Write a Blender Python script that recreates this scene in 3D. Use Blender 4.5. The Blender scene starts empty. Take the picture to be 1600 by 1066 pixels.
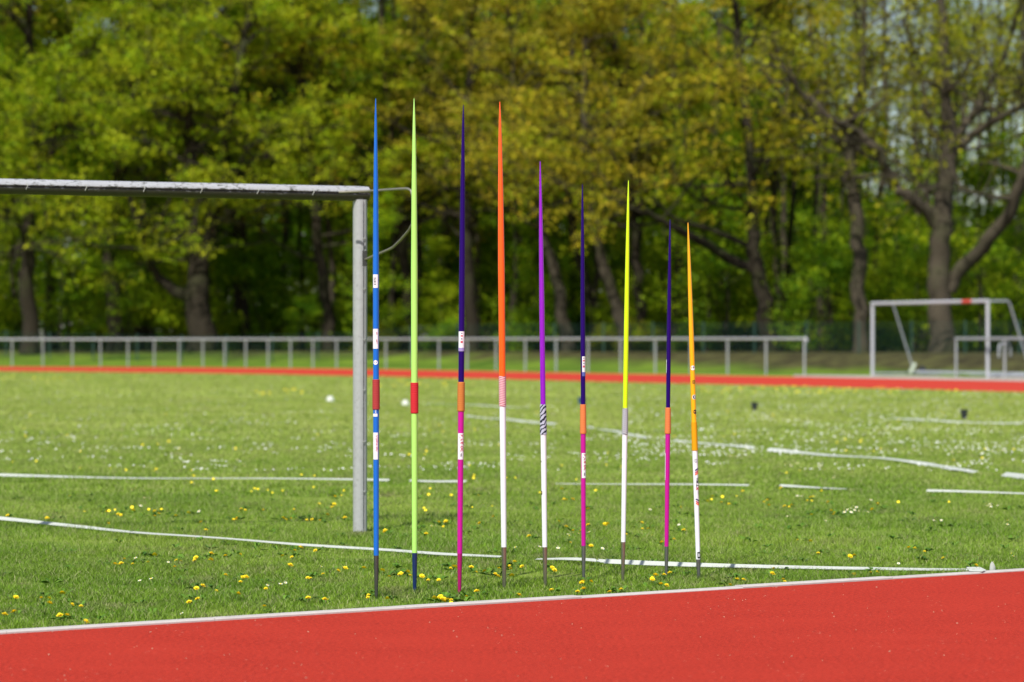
import bpy, math, random
import numpy as np
from mathutils import Vector, Matrix

C = bpy.context.scene
COL = C.collection
F = 4667.0; CX = 800.0; CY = 533.0; H = 1.25          # focal length in pixels of the 1600 px frame, eye height

# ------------------------------------------------------------------ camera, light, exposure
cam = bpy.data.cameras.new('camera'); camo = bpy.data.objects.new('camera', cam); COL.objects.link(camo)
camo.location = (0, 0, H); camo.rotation_euler = (math.radians(90), 0, 0)
cam.sensor_width = 36; cam.lens = 105; cam.clip_end = 3000; cam.clip_start = 0.1
cam.dof.use_dof = True; cam.dof.focus_distance = 14.9; cam.dof.aperture_fstop = 3.2
C.camera = camo

SUN_EL, SUN_AZ = 51.0, 202.0      # azimuth clockwise from +Y (sun stands behind the camera, to its left)
w = bpy.data.worlds.new('World'); C.world = w; w.use_nodes = True
nt = w.node_tree; bg = nt.nodes['Background']
sky = nt.nodes.new('ShaderNodeTexSky'); sky.sky_type = 'NISHITA'; sky.sun_disc = False
sky.sun_elevation = math.radians(SUN_EL); sky.sun_rotation = math.radians(SUN_AZ)
nt.links.new(sky.outputs[0], bg.inputs[0]); bg.inputs[1].default_value = 0.10
sl = bpy.data.lights.new('sun', 'SUN'); so = bpy.data.objects.new('sun', sl); COL.objects.link(so)
sl.energy = 4.9; sl.angle = math.radians(0.5); sl.color = (1, .96, .88)
sv = Vector((math.sin(math.radians(SUN_AZ))*math.cos(math.radians(SUN_EL)),
             math.cos(math.radians(SUN_AZ))*math.cos(math.radians(SUN_EL)), math.sin(math.radians(SUN_EL))))
so.rotation_euler = sv.to_track_quat('Z', 'Y').to_euler(); so.location = (-8, -4, 12)
vs = C.view_settings; vs.view_transform = 'Standard'; vs.look = 'None'; vs.exposure = 0.28; vs.gamma = 1
C.cycles.max_bounces = 6; C.cycles.diffuse_bounces = 4; C.cycles.transmission_bounces = 4
C.cycles.use_denoising = True

# ------------------------------------------------------------------ helpers
def gp(px, py, z=0.0):
    """world point at height z seen at pixel px,py of the photograph"""
    d = F*(H-z)/(py-CY)
    return Vector(((px-CX)*d/F, d, z))
def at(px, py, d):
    return Vector(((px-CX)*d/F, d, H+(CY-py)*d/F))

def tag(o, label=None, cat=None, group=None, kind=None):
    if label: o['label'] = label
    if cat: o['category'] = cat
    if group: o['group'] = group
    if kind: o['kind'] = kind
    return o
def empty(name, loc=(0, 0, 0), **k):
    o = bpy.data.objects.new(name, None); COL.objects.link(o); o.location = loc
    o.empty_display_size = .1
    return tag(o, **k)

class MB:
    def __init__(s): s.v = []; s.f = []; s.m = []; s.uv = []
    def add(s, vs_, fs, m=0, uvs=None):
        b = len(s.v); s.v += [tuple(p) for p in vs_]
        for k, f in enumerate(fs):
            s.f.append([b+i for i in f]); s.m.append(m)
            s.uv.append(uvs[k] if uvs else [(0, 0)]*len(f))
    def box(s, c, sz, m=0, rot=None):
        pts = []
        for x in (-.5, .5):
            for y in (-.5, .5):
                for z in (-.5, .5):
                    p = Vector((x*sz[0], y*sz[1], z*sz[2]))
                    if rot is not None: p = rot @ p
                    pts.append(p+Vector(c))
        s.add(pts, [(0, 1, 3, 2), (4, 6, 7, 5), (0, 4, 5, 1), (2, 3, 7, 6), (0, 2, 6, 4), (1, 5, 7, 3)], m)
    def tube(s, pts, rad, n=10, m=0, cap=True, prof=None):
        """sweep a circle (or a 2-D profile) along pts"""
        pts = [Vector(p) for p in pts]; N = len(pts)
        if not hasattr(rad, '__len__'): rad = [rad]*N
        t0 = (pts[1]-pts[0]).normalized()
        u = t0.orthogonal().normalized() if prof is None else None
        if prof is not None:
            u = (prof[1] - t0*prof[1].dot(t0)).normalized()
        V = []; rings = []
        L = 0
        circ = [(math.cos(2*math.pi*k/n), math.sin(2*math.pi*k/n)) for k in range(n)] if prof is None else prof[0]
        n = len(circ)
        ls = []
        for i, p in enumerate(pts):
            t = ((pts[min(i+1, N-1)]-pts[max(i-1, 0)])).normalized()
            u = (u-t*u.dot(t)).normalized(); v = t.cross(u)
            if i: L += (p-pts[i-1]).length
            ls.append(L)
            V += [p+(u*a+v*b)*rad[i] for a, b in circ]
        fs = []; uv = []
        for i in range(N-1):
            for k in range(n):
                k2 = (k+1) % n
                fs.append((i*n+k, i*n+k2, (i+1)*n+k2, (i+1)*n+k))
                uv.append([(k/n, ls[i]), ((k+1)/n, ls[i]), ((k+1)/n, ls[i+1]), (k/n, ls[i+1])])
        if cap:
            fs.append(tuple(range(n))[::-1]); uv.append([(0, 0)]*n)
            fs.append(tuple((N-1)*n+k for k in range(n))); uv.append([(0, 0)]*n)
        s.add(V, fs, m, uv)
    def build(s, name, mats, parent=None, smooth=True, loc=None, **k):
        me = bpy.data.meshes.new(name); me.from_pydata(s.v, [], s.f)
        for mm in (mats if isinstance(mats, (list, tuple)) else [mats]): me.materials.append(mm)
        me.polygons.foreach_set('material_index', s.m)
        me.polygons.foreach_set('use_smooth', [smooth]*len(s.f))
        ul = me.uv_layers.new(name='UVMap')
        ul.data.foreach_set('uv', [c for f in s.uv for p in f for c in p])
        me.update()
        if smooth: me.set_sharp_from_angle(angle=math.radians(40))
        o = bpy.data.objects.new(name, me); COL.objects.link(o)
        if loc is not None: o.location = loc
        if parent is not None: o.parent = parent
        return tag(o, **k)

def np_mesh(name, V, Fc, mats, parent=None, mi=None, smooth=False):
    """V (n,3) array, Fc (m,k) index array"""
    me = bpy.data.meshes.new(name)
    k = Fc.shape[1]; n = len(Fc)
    me.vertices.add(len(V)); me.vertices.foreach_set('co', np.ascontiguousarray(V, dtype=np.float32).ravel())
    me.loops.add(n*k); me.loops.foreach_set('vertex_index', np.ascontiguousarray(Fc, dtype=np.int32).ravel())
    me.polygons.add(n); me.polygons.foreach_set('loop_start', np.arange(0, n*k, k, dtype=np.int32))
    for mm in (mats if isinstance(mats, (list, tuple)) else [mats]): me.materials.append(mm)
    if mi is not None: me.polygons.foreach_set('material_index', np.ascontiguousarray(mi, dtype=np.int32))
    if smooth: me.polygons.foreach_set('use_smooth', np.ones(n, dtype=bool))
    me.update(calc_edges=True)
    o = bpy.data.objects.new(name, me); COL.objects.link(o)
    if parent is not None: o.parent = parent
    return o

# ---- node helpers
class NB:
    def __init__(s, name):
        s.mat = bpy.data.materials.new(name); s.mat.use_nodes = True
        s.t = s.mat.node_tree; s.b = s.t.nodes['Principled BSDF']; s.o = s.t.nodes['Material Output']
    def n(s, ty, **k):
        nd = s.t.nodes.new(ty)
        for a, v in k.items(): setattr(nd, a, v)
        return nd
    def l(s, a, b): s.t.links.new(a, b)
    def setin(s, nd, key, v):
        if hasattr(v, 'links') or isinstance(v, bpy.types.NodeSocket): s.l(v, nd.inputs[key])
        else: nd.inputs[key].default_value = v
    def pos(s): return s.n('ShaderNodeNewGeometry').outputs['Position']
    def obj(s): return s.n('ShaderNodeTexCoord').outputs['Object']
    def island(s): return s.n('ShaderNodeNewGeometry').outputs['Random Per Island']
    def mapping(s, vec, scale=(1, 1, 1), rot=(0, 0, 0)):
        m = s.n('ShaderNodeMapping'); s.l(vec, m.inputs[0]); m.inputs['Scale'].default_value = scale
        m.inputs['Rotation'].default_value = rot; return m.outputs[0]
    def noise(s, vec, scale, detail=3, rough=.55):
        m = s.n('ShaderNodeTexNoise'); s.l(vec, m.inputs['Vector']); m.inputs['Scale'].default_value = scale
        m.inputs['Detail'].default_value = detail; m.inputs['Roughness'].default_value = rough
        return m.outputs['Fac']
    def ramp(s, fac, stops, interp='LINEAR'):
        r = s.n('ShaderNodeValToRGB'); s.l(fac, r.inputs[0]); cr = r.color_ramp; cr.interpolation = interp
        while len(cr.elements) < len(stops): cr.elements.new(.5)
        for e, (p, c) in zip(cr.elements, stops):
            e.position = p; e.color = (c, c, c, 1) if not hasattr(c, '__len__') else (*c, 1)
        return r.outputs[0]
    def mix(s, f, a, b, mode='MIX'):
        m = s.n('ShaderNodeMix', data_type='RGBA', blend_type=mode)
        s.setin(m, 0, f)
        for i, v in ((6, a), (7, b)):
            if isinstance(v, bpy.types.NodeSocket): s.l(v, m.inputs[i])
            else: m.inputs[i].default_value = (*v, 1)
        return m.outputs[2]
    def math(s, op, a, b=0.0):
        m = s.n('ShaderNodeMath', operation=op); s.setin(m, 0, a); s.setin(m, 1, b); return m.outputs[0]
    def mr(s, v, a, b, c=0., d=1.):
        m = s.n('ShaderNodeMapRange'); s.l(v, m.inputs[0])
        for i, x in enumerate((a, b, c, d)): m.inputs[i+1].default_value = x
        return m.outputs[0]
    def bump(s, h, strength, dist):
        b = s.n('ShaderNodeBump'); s.l(h, b.inputs['Height']); b.inputs['Strength'].default_value = strength
        b.inputs['Distance'].default_value = dist; s.l(b.outputs[0], s.b.inputs['Normal'])
    def col(s, c, rough=.5, metal=0., spec=.5):
        s.setin(s.b, 'Base Color', c if isinstance(c, bpy.types.NodeSocket) else (*c, 1))
        s.setin(s.b, 'Roughness', rough); s.b.inputs['Metallic'].default_value = metal
        s.b.inputs['Specular IOR Level'].default_value = spec
        return s.mat

def paint(name, c, rough=.35, metal=0., vary=.12, coat=0., spec=.5):
    n = NB(name); o = n.obj()
    f = n.noise(n.mapping(o, (30, 30, 6)), 2.0, 4)
    d = tuple(x*(1-vary) for x in c)
    n.col(n.mix(f, d, c), rough, metal, spec)
    n.b.inputs['Coat Weight'].default_value = coat*.35; n.b.inputs['Coat Roughness'].default_value = .15
    return n.mat

k0, k1 = gp(0, 984.5, .031), gp(1600, 887.3, .031); k0.z = k1.z = 0                   # field edge of the near kerb
kdir = (k1-k0).normalized(); kn = Vector((-kdir.y, kdir.x, 0))   # kn points into the field
# ---- grass colour shared by soil and blades
def grass_colour(n, blades):
    p = n.pos()
    sep = n.n('ShaderNodeSeparateXYZ'); n.l(p, sep.inputs[0]); y = sep.outputs[1]
    flat = n.mapping(p, (1, .55, 0))
    big = n.ramp(n.noise(flat, .55, 6, .68), [(.34, 0), (.66, 1)]); mid = n.noise(flat, 2.3, 4, .65)
    far = n.mr(y, 15, 48)
    if blades:
        a = n.mix(big, (.130, .255, .018), (.235, .350, .038))
        b = n.mix(big, (.255, .350, .048), (.375, .435, .105))
        c = n.mix(far, a, b)
        dry = n.ramp(mid, [(.56, 0), (.72, .7)])
        c = n.mix(dry, c, (.26, .235, .12))
        isl = n.island()
        c = n.mix(n.ramp(isl, [(0, 0), (.80, .0), (.86, .75), (1, .75)]), c, (.29, .27, .15))
        v = n.mr(isl, 0, .8, .58, 1.36)
        h = n.n('ShaderNodeHueSaturation'); n.l(c, h.inputs['Color']); n.l(v, h.inputs['Value']); return h.outputs[0]
    a = n.mix(big, (.105, .180, .018), (.180, .235, .034))
    b = n.mix(big, (.225, .305, .045), (.325, .375, .092))
    c = n.mix(far, a, b)
    bare = n.ramp(mid, [(.60, 0), (.70, .8)])
    dk = n.n('ShaderNodeVectorMath', operation='DOT_PRODUCT'); sb = n.n('ShaderNodeVectorMath', operation='SUBTRACT')
    n.l(p, sb.inputs[0]); sb.inputs[1].default_value = tuple(k0); n.l(sb.outputs[0], dk.inputs[0]); dk.inputs[1].default_value = tuple(kn)
    edge = n.math('SUBTRACT', n.math('MULTIPLY', n.noise(p, 5, 3), .16), dk.outputs['Value'])
    c = n.mix(n.mr(edge, .0, .03), c, n.mix(mid, (.10, .065, .035), (.17, .13, .075)))
    return n.mix(bare, c, n.mix(far, (.09, .065, .04), (.24, .22, .12)))

def leafmat(name, dark, light, trans=.35, hl=None):
    n = NB(name); n.t.nodes.remove(n.b)
    isl = n.island(); big = n.noise(n.pos(), .55, 3, .6)
    c = n.mix(n.ramp(big, [(.35, 0), (.65, 1)]), dark, light)
    h = n.n('ShaderNodeHueSaturation'); n.l(c, h.inputs['Color'])
    n.l(n.mr(isl, 0, 1, .55, 1.45), h.inputs['Value']); n.l(n.mr(isl, 0, 1, .52, .485), h.inputs['Hue'])
    c = h.outputs[0]
    d = n.n('ShaderNodeBsdfPrincipled'); n.l(c, d.inputs['Base Color']); d.inputs['Roughness'].default_value = .55
    d.inputs['Specular IOR Level'].default_value = .12
    t = n.n('ShaderNodeBsdfTranslucent'); n.l(c, t.inputs['Color'])
    m = n.n('ShaderNodeMixShader'); m.inputs[0].default_value = trans
    n.l(d.outputs[0], m.inputs[1]); n.l(t.outputs[0], m.inputs[2]); n.l(m.outputs[0], n.o.inputs[0])
    return n.mat

def barkmat(name, a, b):
    n = NB(name); p = n.obj()
    f = n.noise(n.mapping(p, (3, 3, .5)), 2.5, 5, .7)
    g = n.noise(p, .6, 3)
    c = n.mix(f, a, b); c = n.mix(n.ramp(g, [(.5, 0), (.75, .6)]), c, (.045, .060, .016))
    n.bump(f, .8, .08)
    return n.col(c, .9, 0, .2)

# ------------------------------------------------------------------ lines of the place (world coordinates)
def kerb_side(x, y): return (x-k0.x)*kn.x+(y-k0.y)*kn.y
rail_px = [(-260, 572.3), (0, 572.5), (300, 573.5), (550, 575.5), (870, 581), (1024, 583.5), (1257, 587), (1600, 593), (1900, 599)]
def rail_y(px): return float(np.interp(px, [a for a, b in rail_px], [b for a, b in rail_px]))
RP = [gp(a, b) for a, b in rail_px]
RP = [RP[0]+(RP[0]-RP[1]).normalized()*120] + RP + [RP[-1]+(RP[-1]-RP[-2]).normalized()*70]
RX = np.array([p.x for p in RP]); RY = np.array([p.y for p in RP])
def rise(x, y):
    t = np.clip((y-np.interp(x, RX, RY)-7.0)/9.0, 0, 1)
    return .70*t*t*(3-2*t)
def gz(x, y): return float(rise(x, y))

# ------------------------------------------------------------------ ground, tracks, kerb, path
n = NB('soil_and_turf'); c = grass_colour(n, False)
sep = n.n('ShaderNodeSeparateXYZ'); n.l(n.pos(), sep.inputs[0])
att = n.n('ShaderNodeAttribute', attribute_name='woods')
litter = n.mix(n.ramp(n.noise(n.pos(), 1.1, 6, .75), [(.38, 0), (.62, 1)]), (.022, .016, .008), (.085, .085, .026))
c = n.mix(n.mr(att.outputs['Fac'], .0, .12), c, n.mix(n.ramp(n.noise(n.mapping(n.pos(), (.5, 1, 1)), .5, 6, .7), [(.36, 0), (.64, 1)]), (.035, .085, .006), (.150, .230, .020)))  # bank grass; dark mottle painted into its colour for patches of tree shade
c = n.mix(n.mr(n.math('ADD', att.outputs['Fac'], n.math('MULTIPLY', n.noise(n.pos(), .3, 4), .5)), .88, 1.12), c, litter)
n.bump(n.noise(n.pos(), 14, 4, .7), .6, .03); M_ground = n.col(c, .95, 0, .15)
xs = np.unique(np.concatenate([np.linspace(-900, -80, 12), np.arange(-80, 81, 2.5), np.linspace(80, 900, 12)]))
ys = np.unique(np.concatenate([np.linspace(-200, 90, 20), np.arange(90, 200, 1.5), np.linspace(200, 1800, 16)]))
X, Y = np.meshgrid(xs, ys); Z = rise(X, Y)
V = np.stack([X.ravel(), Y.ravel(), Z.ravel()], 1); nx = len(xs)
idx = np.arange(len(V)).reshape(len(ys), nx)
Q = np.stack([idx[:-1, :-1].ravel(), idx[:-1, 1:].ravel(), idx[1:, 1:].ravel(), idx[1:, :-1].ravel()], 1)
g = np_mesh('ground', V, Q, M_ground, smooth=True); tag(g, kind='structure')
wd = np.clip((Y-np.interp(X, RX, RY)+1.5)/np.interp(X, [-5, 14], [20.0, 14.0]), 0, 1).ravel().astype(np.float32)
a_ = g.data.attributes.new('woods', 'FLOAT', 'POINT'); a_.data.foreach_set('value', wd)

n = NB('red_rubber'); p = n.pos()
f1 = n.noise(n.mapping(p, (1, 1, 1)), 52, 9, .90); f2 = n.noise(n.mapping(p, (1, 1.6, 1)), 1.6, 4, .6)
c = n.mix(n.ramp(f1, [(.38, 0), (.62, 1)]), (.13, .009, .006), (.58, .050, .028))
c = n.mix(n.ramp(f2, [(.35, .0), (.7, .45)]), c, (.43, .038, .022))
vor = n.n('ShaderNodeTexVoronoi'); n.l(n.mapping(p, (9, 26, 1), (0, 0, .5)), vor.inputs['Vector']); vor.inputs['Scale'].default_value = 1.3
scuff = n.math('MULTIPLY', n.ramp(vor.outputs['Distance'], [(.05, 1), (.10, 0)]), n.ramp(n.noise(p, 3.3, 2), [(.50, 0), (.58, .9)]))
c = n.mix(scuff, c, (.70, .34, .27))
n.bump(f1, .6, .004); M_track = n.col(c, .9, 0, .06)
def sheet(name, pts, mat, z=.004, **k):
    mb = MB(); mb.add([(p[0], p[1], z) for p in pts], [tuple(range(len(pts)))]); return mb.build(name, mat, smooth=False, **k)
A = k0-kdir*60; B = k1+kdir*60
sheet('track', [A-kn*.07, A-kn*12, B-kn*12, B-kn*.07], M_track, .02, kind='structure')
# kerb of pale concrete between track and grass
n = NB('pale_concrete'); f = n.noise(n.pos(), 22, 4, .7); f3 = n.noise(n.pos(), 2.2, 3)
c = n.mix(f, (.38, .35, .33), (.55, .51, .49)); c = n.mix(n.ramp(f3, [(.5, 0), (.7, .55)]), c, (.34, .31, .28))
n.bump(f, .4, .003); M_kerb = n.col(c, .85, 0, .3)
mb = MB(); nseg = 130; prof = [(-.07, -.05), (-.07, .026), (-.064, .031), (-.004, .031), (0, .026), (0, -.05)]
rk = random.Random(3)
for s_ in range(nseg):                              # kerb stones of 1 m, one running kerb
    p0 = A+kdir*(s_*1.0-5+ (A-A).length); 
    if s_*1.0 > (B-A).length: break
    p0 = A+kdir*(s_*1.0); p1 = A+kdir*(s_*1.0+.994); dz = rk.uniform(-.003, .003); do = rk.uniform(-.003, .003)
    V_ = [p0+kn*(u+do)+Vector((0, 0, z+dz)) for u, z in prof]+[p1+kn*(u+do)+Vector((0, 0, z+dz)) for u, z in prof]
    mb.add(V_, [(i, i+1, i+7, i+6) for i in range(5)]+[(0, 1, 2, 3, 4, 5), (11, 10, 9, 8, 7, 6)])
mb.build('kerb', M_kerb, smooth=False, kind='structure')
# far bend of the track
outer = [(-260, 572.9), (0, 573.2), (300, 574.4), (560, 577.0), (1000, 585.0), (1257, 589.5), (1600, 596.5), (1900, 603)]
inner = [(1900, 624), (1600, 613.5), (1257, 604.5), (1000, 598.5), (800, 593.5), (560, 588), (300, 583.5), (0, 580.3), (-260, 579)]
op = [gp(*q) for q in outer]; ip = [gp(*q) for q in inner]
op = [op[0]+(op[0]-op[1]).normalized()*100]+op+[op[-1]+(op[-1]-op[-2]).normalized()*40]
ip = [ip[0]+(ip[0]-ip[1]).normalized()*40]+ip+[ip[-1]+(ip[-1]-ip[-2]).normalized()*100]
mb = MB(); No = 60
def resample(P, N):
    L = [0]
    for i in range(1, len(P)): L.append(L[-1]+(P[i]-P[i-1]).length)
    return [Vector([float(np.interp(L[-1]*k/(N-1), L, [q[j] for q in P])) for j in range(3)]) for k in range(N)]
ro = resample(op, No); ri = resample(ip[::-1], No)
mb.add([(p.x, p.y, .006) for p in ro]+[(p.x, p.y, .006) for p in ri], [(i, No+i, No+i+1, i+1) for i in range(No-1)])
n = NB('far_red_rubber'); f2 = n.noise(n.pos(), .35, 4); n.col(n.mix(f2, (.41, .036, .022), (.49, .052, .032)), .9, 0, .06)
mb.build('running_track', n.mat, smooth=False, kind='structure')
# white kerb edging of the far bend
n = NB('path_slabs'); f2 = n.noise(n.pos(), .8, 4); M_path = n.col(n.mix(f2, (.30, .26, .22), (.44, .39, .34)), .9, 0, .2)
pp = [gp(1240, 588.8), gp(1600, 596.2), gp(1900, 602.6), gp(1900, 596), gp(1600, 590), gp(1420, 587.5), gp(1240, 585.8)]
sheet('path', pp, M_path, .005, kind='structure')

n = NB('dry_bits'); M_bits = n.col(n.mix(n.noise(n.pos(), 4, 2), (.30, .20, .10), (.62, .42, .34)), .9)
mb = MB(); rb = random.Random(12)
for _ in range(260):
    q = k0.lerp(k1, rb.uniform(-.3, 1.3))-kn*rb.uniform(.09, 3.2)**1.0; a = rb.uniform(0, 6.28); L_ = rb.uniform(.002, .0085)*rb.uniform(.4, 1); W_ = rb.uniform(.0008, .0022); r_ = Matrix.Rotation(a, 3, 'Z')
    mb.box(Vector((q.x, q.y, .0225)), (L_, W_, .003), rot=r_)
mb.build('debris', M_bits, smooth=False, label='small dry bits scattered on the red track', cat='debris', kind='stuff')

# ------------------------------------------------------------------ javelins
def metal(name, c, rough=.28):
    n = NB(name); f = n.noise(n.mapping(n.obj(), (40, 40, 3)), 3, 4)
    return n.col(n.mix(f, tuple(x*.75 for x in c), c), rough, .9)
M_steel = metal('brushed_steel', (.42, .38, .33)); M_gsteel = metal('grey_steel', (.27, .27, .27), .4)
M_dsteel = metal('dark_steel', (.16, .155, .15), .4); M_chrome = metal('polished_steel', (.62, .56, .50), .15)
M_white = paint('white_gloss', (.80, .80, .86), .3, vary=.05, coat=.3)
M_stick = paint('sticker_white', (.78, .77, .82), .45, vary=.05)
M_black = paint('print_black', (.015, .015, .02), .6); M_redp = paint('print_red', (.55, .02, .06), .6)
M_blue = paint('blue_gloss', (.001, .135, .58), .35, coat=.4)
M_lime = paint('lime_gloss', (.42, .80, .16), .35, coat=.3, vary=.05)
M_navy = paint('navy_gloss', (.005, .022, .10), .3, coat=.4)
M_indigo = paint('indigo_gloss', (.017, .0005, .12), .4, coat=0, spec=.15)
M_orange = paint('orange_gloss', (.95, .115, .006), .3, coat=.3, vary=.05)
M_violet = paint('violet_gloss', (.27, .003, .52), .22, coat=.5)
M_neon = paint('neon_yellow_gloss', (.62, .90, .004), .3, coat=.3, vary=.05)
M_magenta = paint('magenta_gloss', (.50, .008, .27), .35, coat=.2, spec=.3, vary=.06)
M_magenta2 = paint('dark_magenta_gloss', (.34, .005, .12), .3, coat=.4)
M_amber = paint('amber_gloss', (.88, .42, .004), .3, coat=.3, vary=.06)
def cord(name, a, b=None, rep=None, thr=.5, ang=.7, noise=0.):
    """grip cord: UV u runs round the shaft, v along it (metres)"""
    n = NB(name); uv = n.n('ShaderNodeTexCoord').outputs['UV']
    sx = n.n('ShaderNodeSeparateXYZ'); n.l(uv, sx.inputs[0])
    if b is None:
        f = n.noise(n.mapping(uv, (6, 300, 1)), 1.5, 3); n.col(n.mix(f, tuple(x*.7 for x in a), a), .85, 0, .2)
    else:
        ph = n.math('ADD', n.math('MULTIPLY', sx.outputs[0], ang), n.math('MULTIPLY', sx.outputs[1], rep))
        if noise: ph = n.math('ADD', ph, n.math('MULTIPLY', n.noise(n.mapping(uv, (3.5, 26, 1)), 1.0, 2), noise))
        fr = n.math('FRACT', ph)
        f = n.ramp(fr, [(0, 0), (thr-.08, 0), (thr, 1), (.93, 1), (1, 0)])
        n.col(n.mix(f, a, b), .8, 0, .2)
    return n.mat
G_red = cord('red_cord', (.42, .05, .05)); G_red2 = cord('bright_red_cord', (.62, .03, .04))
G_tan = cord('tan_cord', (.58, .20, .045)); G_or = cord('orange_cord', (.78, .22, .07))
G_chk = cord('red_white_cord', (.46, .05, .09), (.74, .58, .62), 115, .5, 3)
G_zeb = cord('zebra_cord', (.012, .014, .03), (.44, .45, .56), 42, .42, -3, 1.6)
G_gry = cord('grey_white_cord', (.04, .04, .06), (.62, .62, .68), 95, .45, 3)
G_amb = cord('amber_sleeve', (.80, .36, .006))

_font = {}
def text_outline(txt, size, bold=0.0):
    cu = bpy.data.curves.new('lettering', 'FONT'); cu.body = txt; cu.size = size; cu.offset = bold
    cu.align_x = 'CENTER'; cu.align_y = 'CENTER'; cu.resolution_u = 2
    o = bpy.data.objects.new('lettering', cu); COL.objects.link(o)
    dg = bpy.context.evaluated_depsgraph_get(); me = bpy.data.meshes.new_from_object(o.evaluated_get(dg))
    vs_ = [tuple(v.co) for v in me.vertices]; fs = [tuple(p.vertices) for p in me.polygons]
    bpy.data.objects.remove(o); bpy.data.curves.remove(cu); bpy.data.meshes.remove(me)
    return vs_, fs

ROOT_D = {}
class Jav:
    """a javelin stuck in the turf; positions along it are given by photo rows and turned into metres at its own distance"""
    def __init__(s, label, bx, by, tx, ty, cols):
        b = gp(bx, by+5); s.d = b.y; s.b = b
        top = at(tx, ty, s.d); s.ax = top-b; s.L = s.ax.length
        s.root = empty('javelin', b, label=label, cat='javelin', group='javelins stuck in the grass in a row')
        s.root.rotation_euler = s.ax.to_track_quat('Z', 'Y').to_euler(); s.root.rotation_euler.z = 0 if abs(s.root.rotation_euler.x) < 1e-6 else s.root.rotation_euler.z
        s.root.rotation_mode = 'QUATERNION'; s.root.rotation_quaternion = Vector((0, 0, 1)).rotation_difference(s.ax)
        s.k = s.d/F; s.by = b
    def z(s, py): return (H+(CY-py)*s.k)*s.L/s.ax.z
    def set_profile(s, prof): s.prof = sorted([(s.z(y), w_/2*s.k) for y, w_ in prof])
    def r(s, z): return float(np.interp(z, [a for a, b in s.prof], [b for a, b in s.prof]))
    def seg(s, name, y0, y1, mat, dr=0., ripple=0, tip=False, **k):
        z0, z1 = s.z(y0), s.z(y1)
        if z0 > z1: z0, z1 = z1, z0
        N = max(3, int((z1-z0)/.04)) if not ripple else int((z1-z0)/.0022)
        zs = [z0+(z1-z0)*i/N for i in range(N+1)]
        if ripple: rr = [s.r(z)+dr+ripple*abs(math.sin(z*math.pi/.0088)) for z in zs]; rr[0] -= dr*.6; rr[-1] -= dr*.6
        else: rr = [s.r(z)+dr for z in zs]
        if tip: zs.append(z1+.004); rr.append(.0006)
        mb = MB(); mb.tube([(0, 0, z) for z in zs], rr, 24); return mb.build(name, mat, s.root, **k)
    def head(s, ytop, mat, below=.07):
        zt = s.z(ytop); mb = MB(); zs = [-below, -below+.03, .0, zt*.25, zt*.6, zt*.92, zt]
        rt = s.r(zt); rr = [.001, rt*.45, rt*.62, rt*.74, rt*.88, rt*.97, rt*.99]
        mb.tube([(0, 0, z) for z in zs], rr, 24); return mb.build('head', mat, s.root)
    def wrap(s, name, quad_fn, mats, parent=None, **k): ...
    def sticker(s, y0, y1, a0=-75, a1=75, mat=None, name='sticker', lift=.0006, **k):
        z0, z1 = s.z(y1), s.z(y0); mb = MB(); na, nz = 14, 6; V_ = []; fs = []
        for lay in (lift, .0001):
            for i in range(nz+1):
                z = z0+(z1-z0)*i/nz
                for j in range(na+1):
                    a = math.radians(a0+(a1-a0)*j/na); rr = s.r(z)+lay
                    V_.append((math.sin(a)*rr, -math.cos(a)*rr, z))
        W = na+1; off = W*(nz+1)
        for i in range(nz):
            for j in range(na):
                q = (i*W+j, i*W+j+1, (i+1)*W+j+1, (i+1)*W+j); fs.append(q); fs.append(tuple(off+t for t in q[::-1]))
        mb.add(V_, fs); return mb.build(name, mat or M_stick, s.root, **k)
    def print_(s, polys, ymid, ang, mat, parent=None, name='lettering', lift=.0012, flip=1):
        """polys: (verts, faces) in a flat frame (x along the shaft upwards, y to the left); wrapped onto the shaft"""
        vs_, fs = polys; zc = s.z(ymid); V_ = []
        for (x, y, _) in vs_:
            z = zc+x*flip; rr = s.r(z)+lift; a = math.radians(ang)-flip*y/rr
            V_.append((math.sin(a)*rr, -math.cos(a)*rr, z))
        mb = MB(); mb.add(V_, fs); o = mb.build(name, mat, s.root, smooth=False)
        if parent is not None: o.parent = parent
        return o
    def marks(s, lst, ymid, ang, mat, parent=None, name='print'):
        for q in lst: s.print_(bars([q]), ymid, ang, mat, parent, name)
    def disc(s, ymid, ang, rad, mat, name='dot', lift=.0008, rx=1.0):
        vs_ = [(0, 0, 0)]+[(math.cos(t*math.pi/9)*rad, math.sin(t*math.pi/9)*rad*rx, 0) for t in range(18)]
        return s.print_((vs_, [(0, 1+t, 1+(t+1) % 18) for t in range(18)]), ymid, ang, mat, None, name, lift)
def bars(lst): # list of (x0,x1,y0,y1[,shear])
    vs_, fs = [], []
    for q in lst:
        x0, x1, y0, y1 = q[:4]; sh = q[4] if len(q) > 4 else 0; b = len(vs_); m = 4
        for i in range(m+1):
            t = i/m; y = y0+(y1-y0)*t
            vs_ += [(x0+sh*t, y, 0), (x1+sh*t, y, 0)]
        for i in range(m): fs.append((b+2*i, b+2*i+1, b+2*i+3, b+2*i+2))
    return vs_, fs

def std_profile(ty, gy0, gy1, hy, by, wmax, wlow):
    L = gy0-ty
    return [(ty, 1.2), (ty+.06*L, wmax*.36), (ty+.15*L, wmax*.55), (ty+.33*L, wmax*.80), (ty+.6*L, wmax), (gy0, wmax*.97),
            (gy1, wlow*1.02), (hy, wlow*.86), (by, wlow*.6), (by+40, wlow*.5)]

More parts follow.
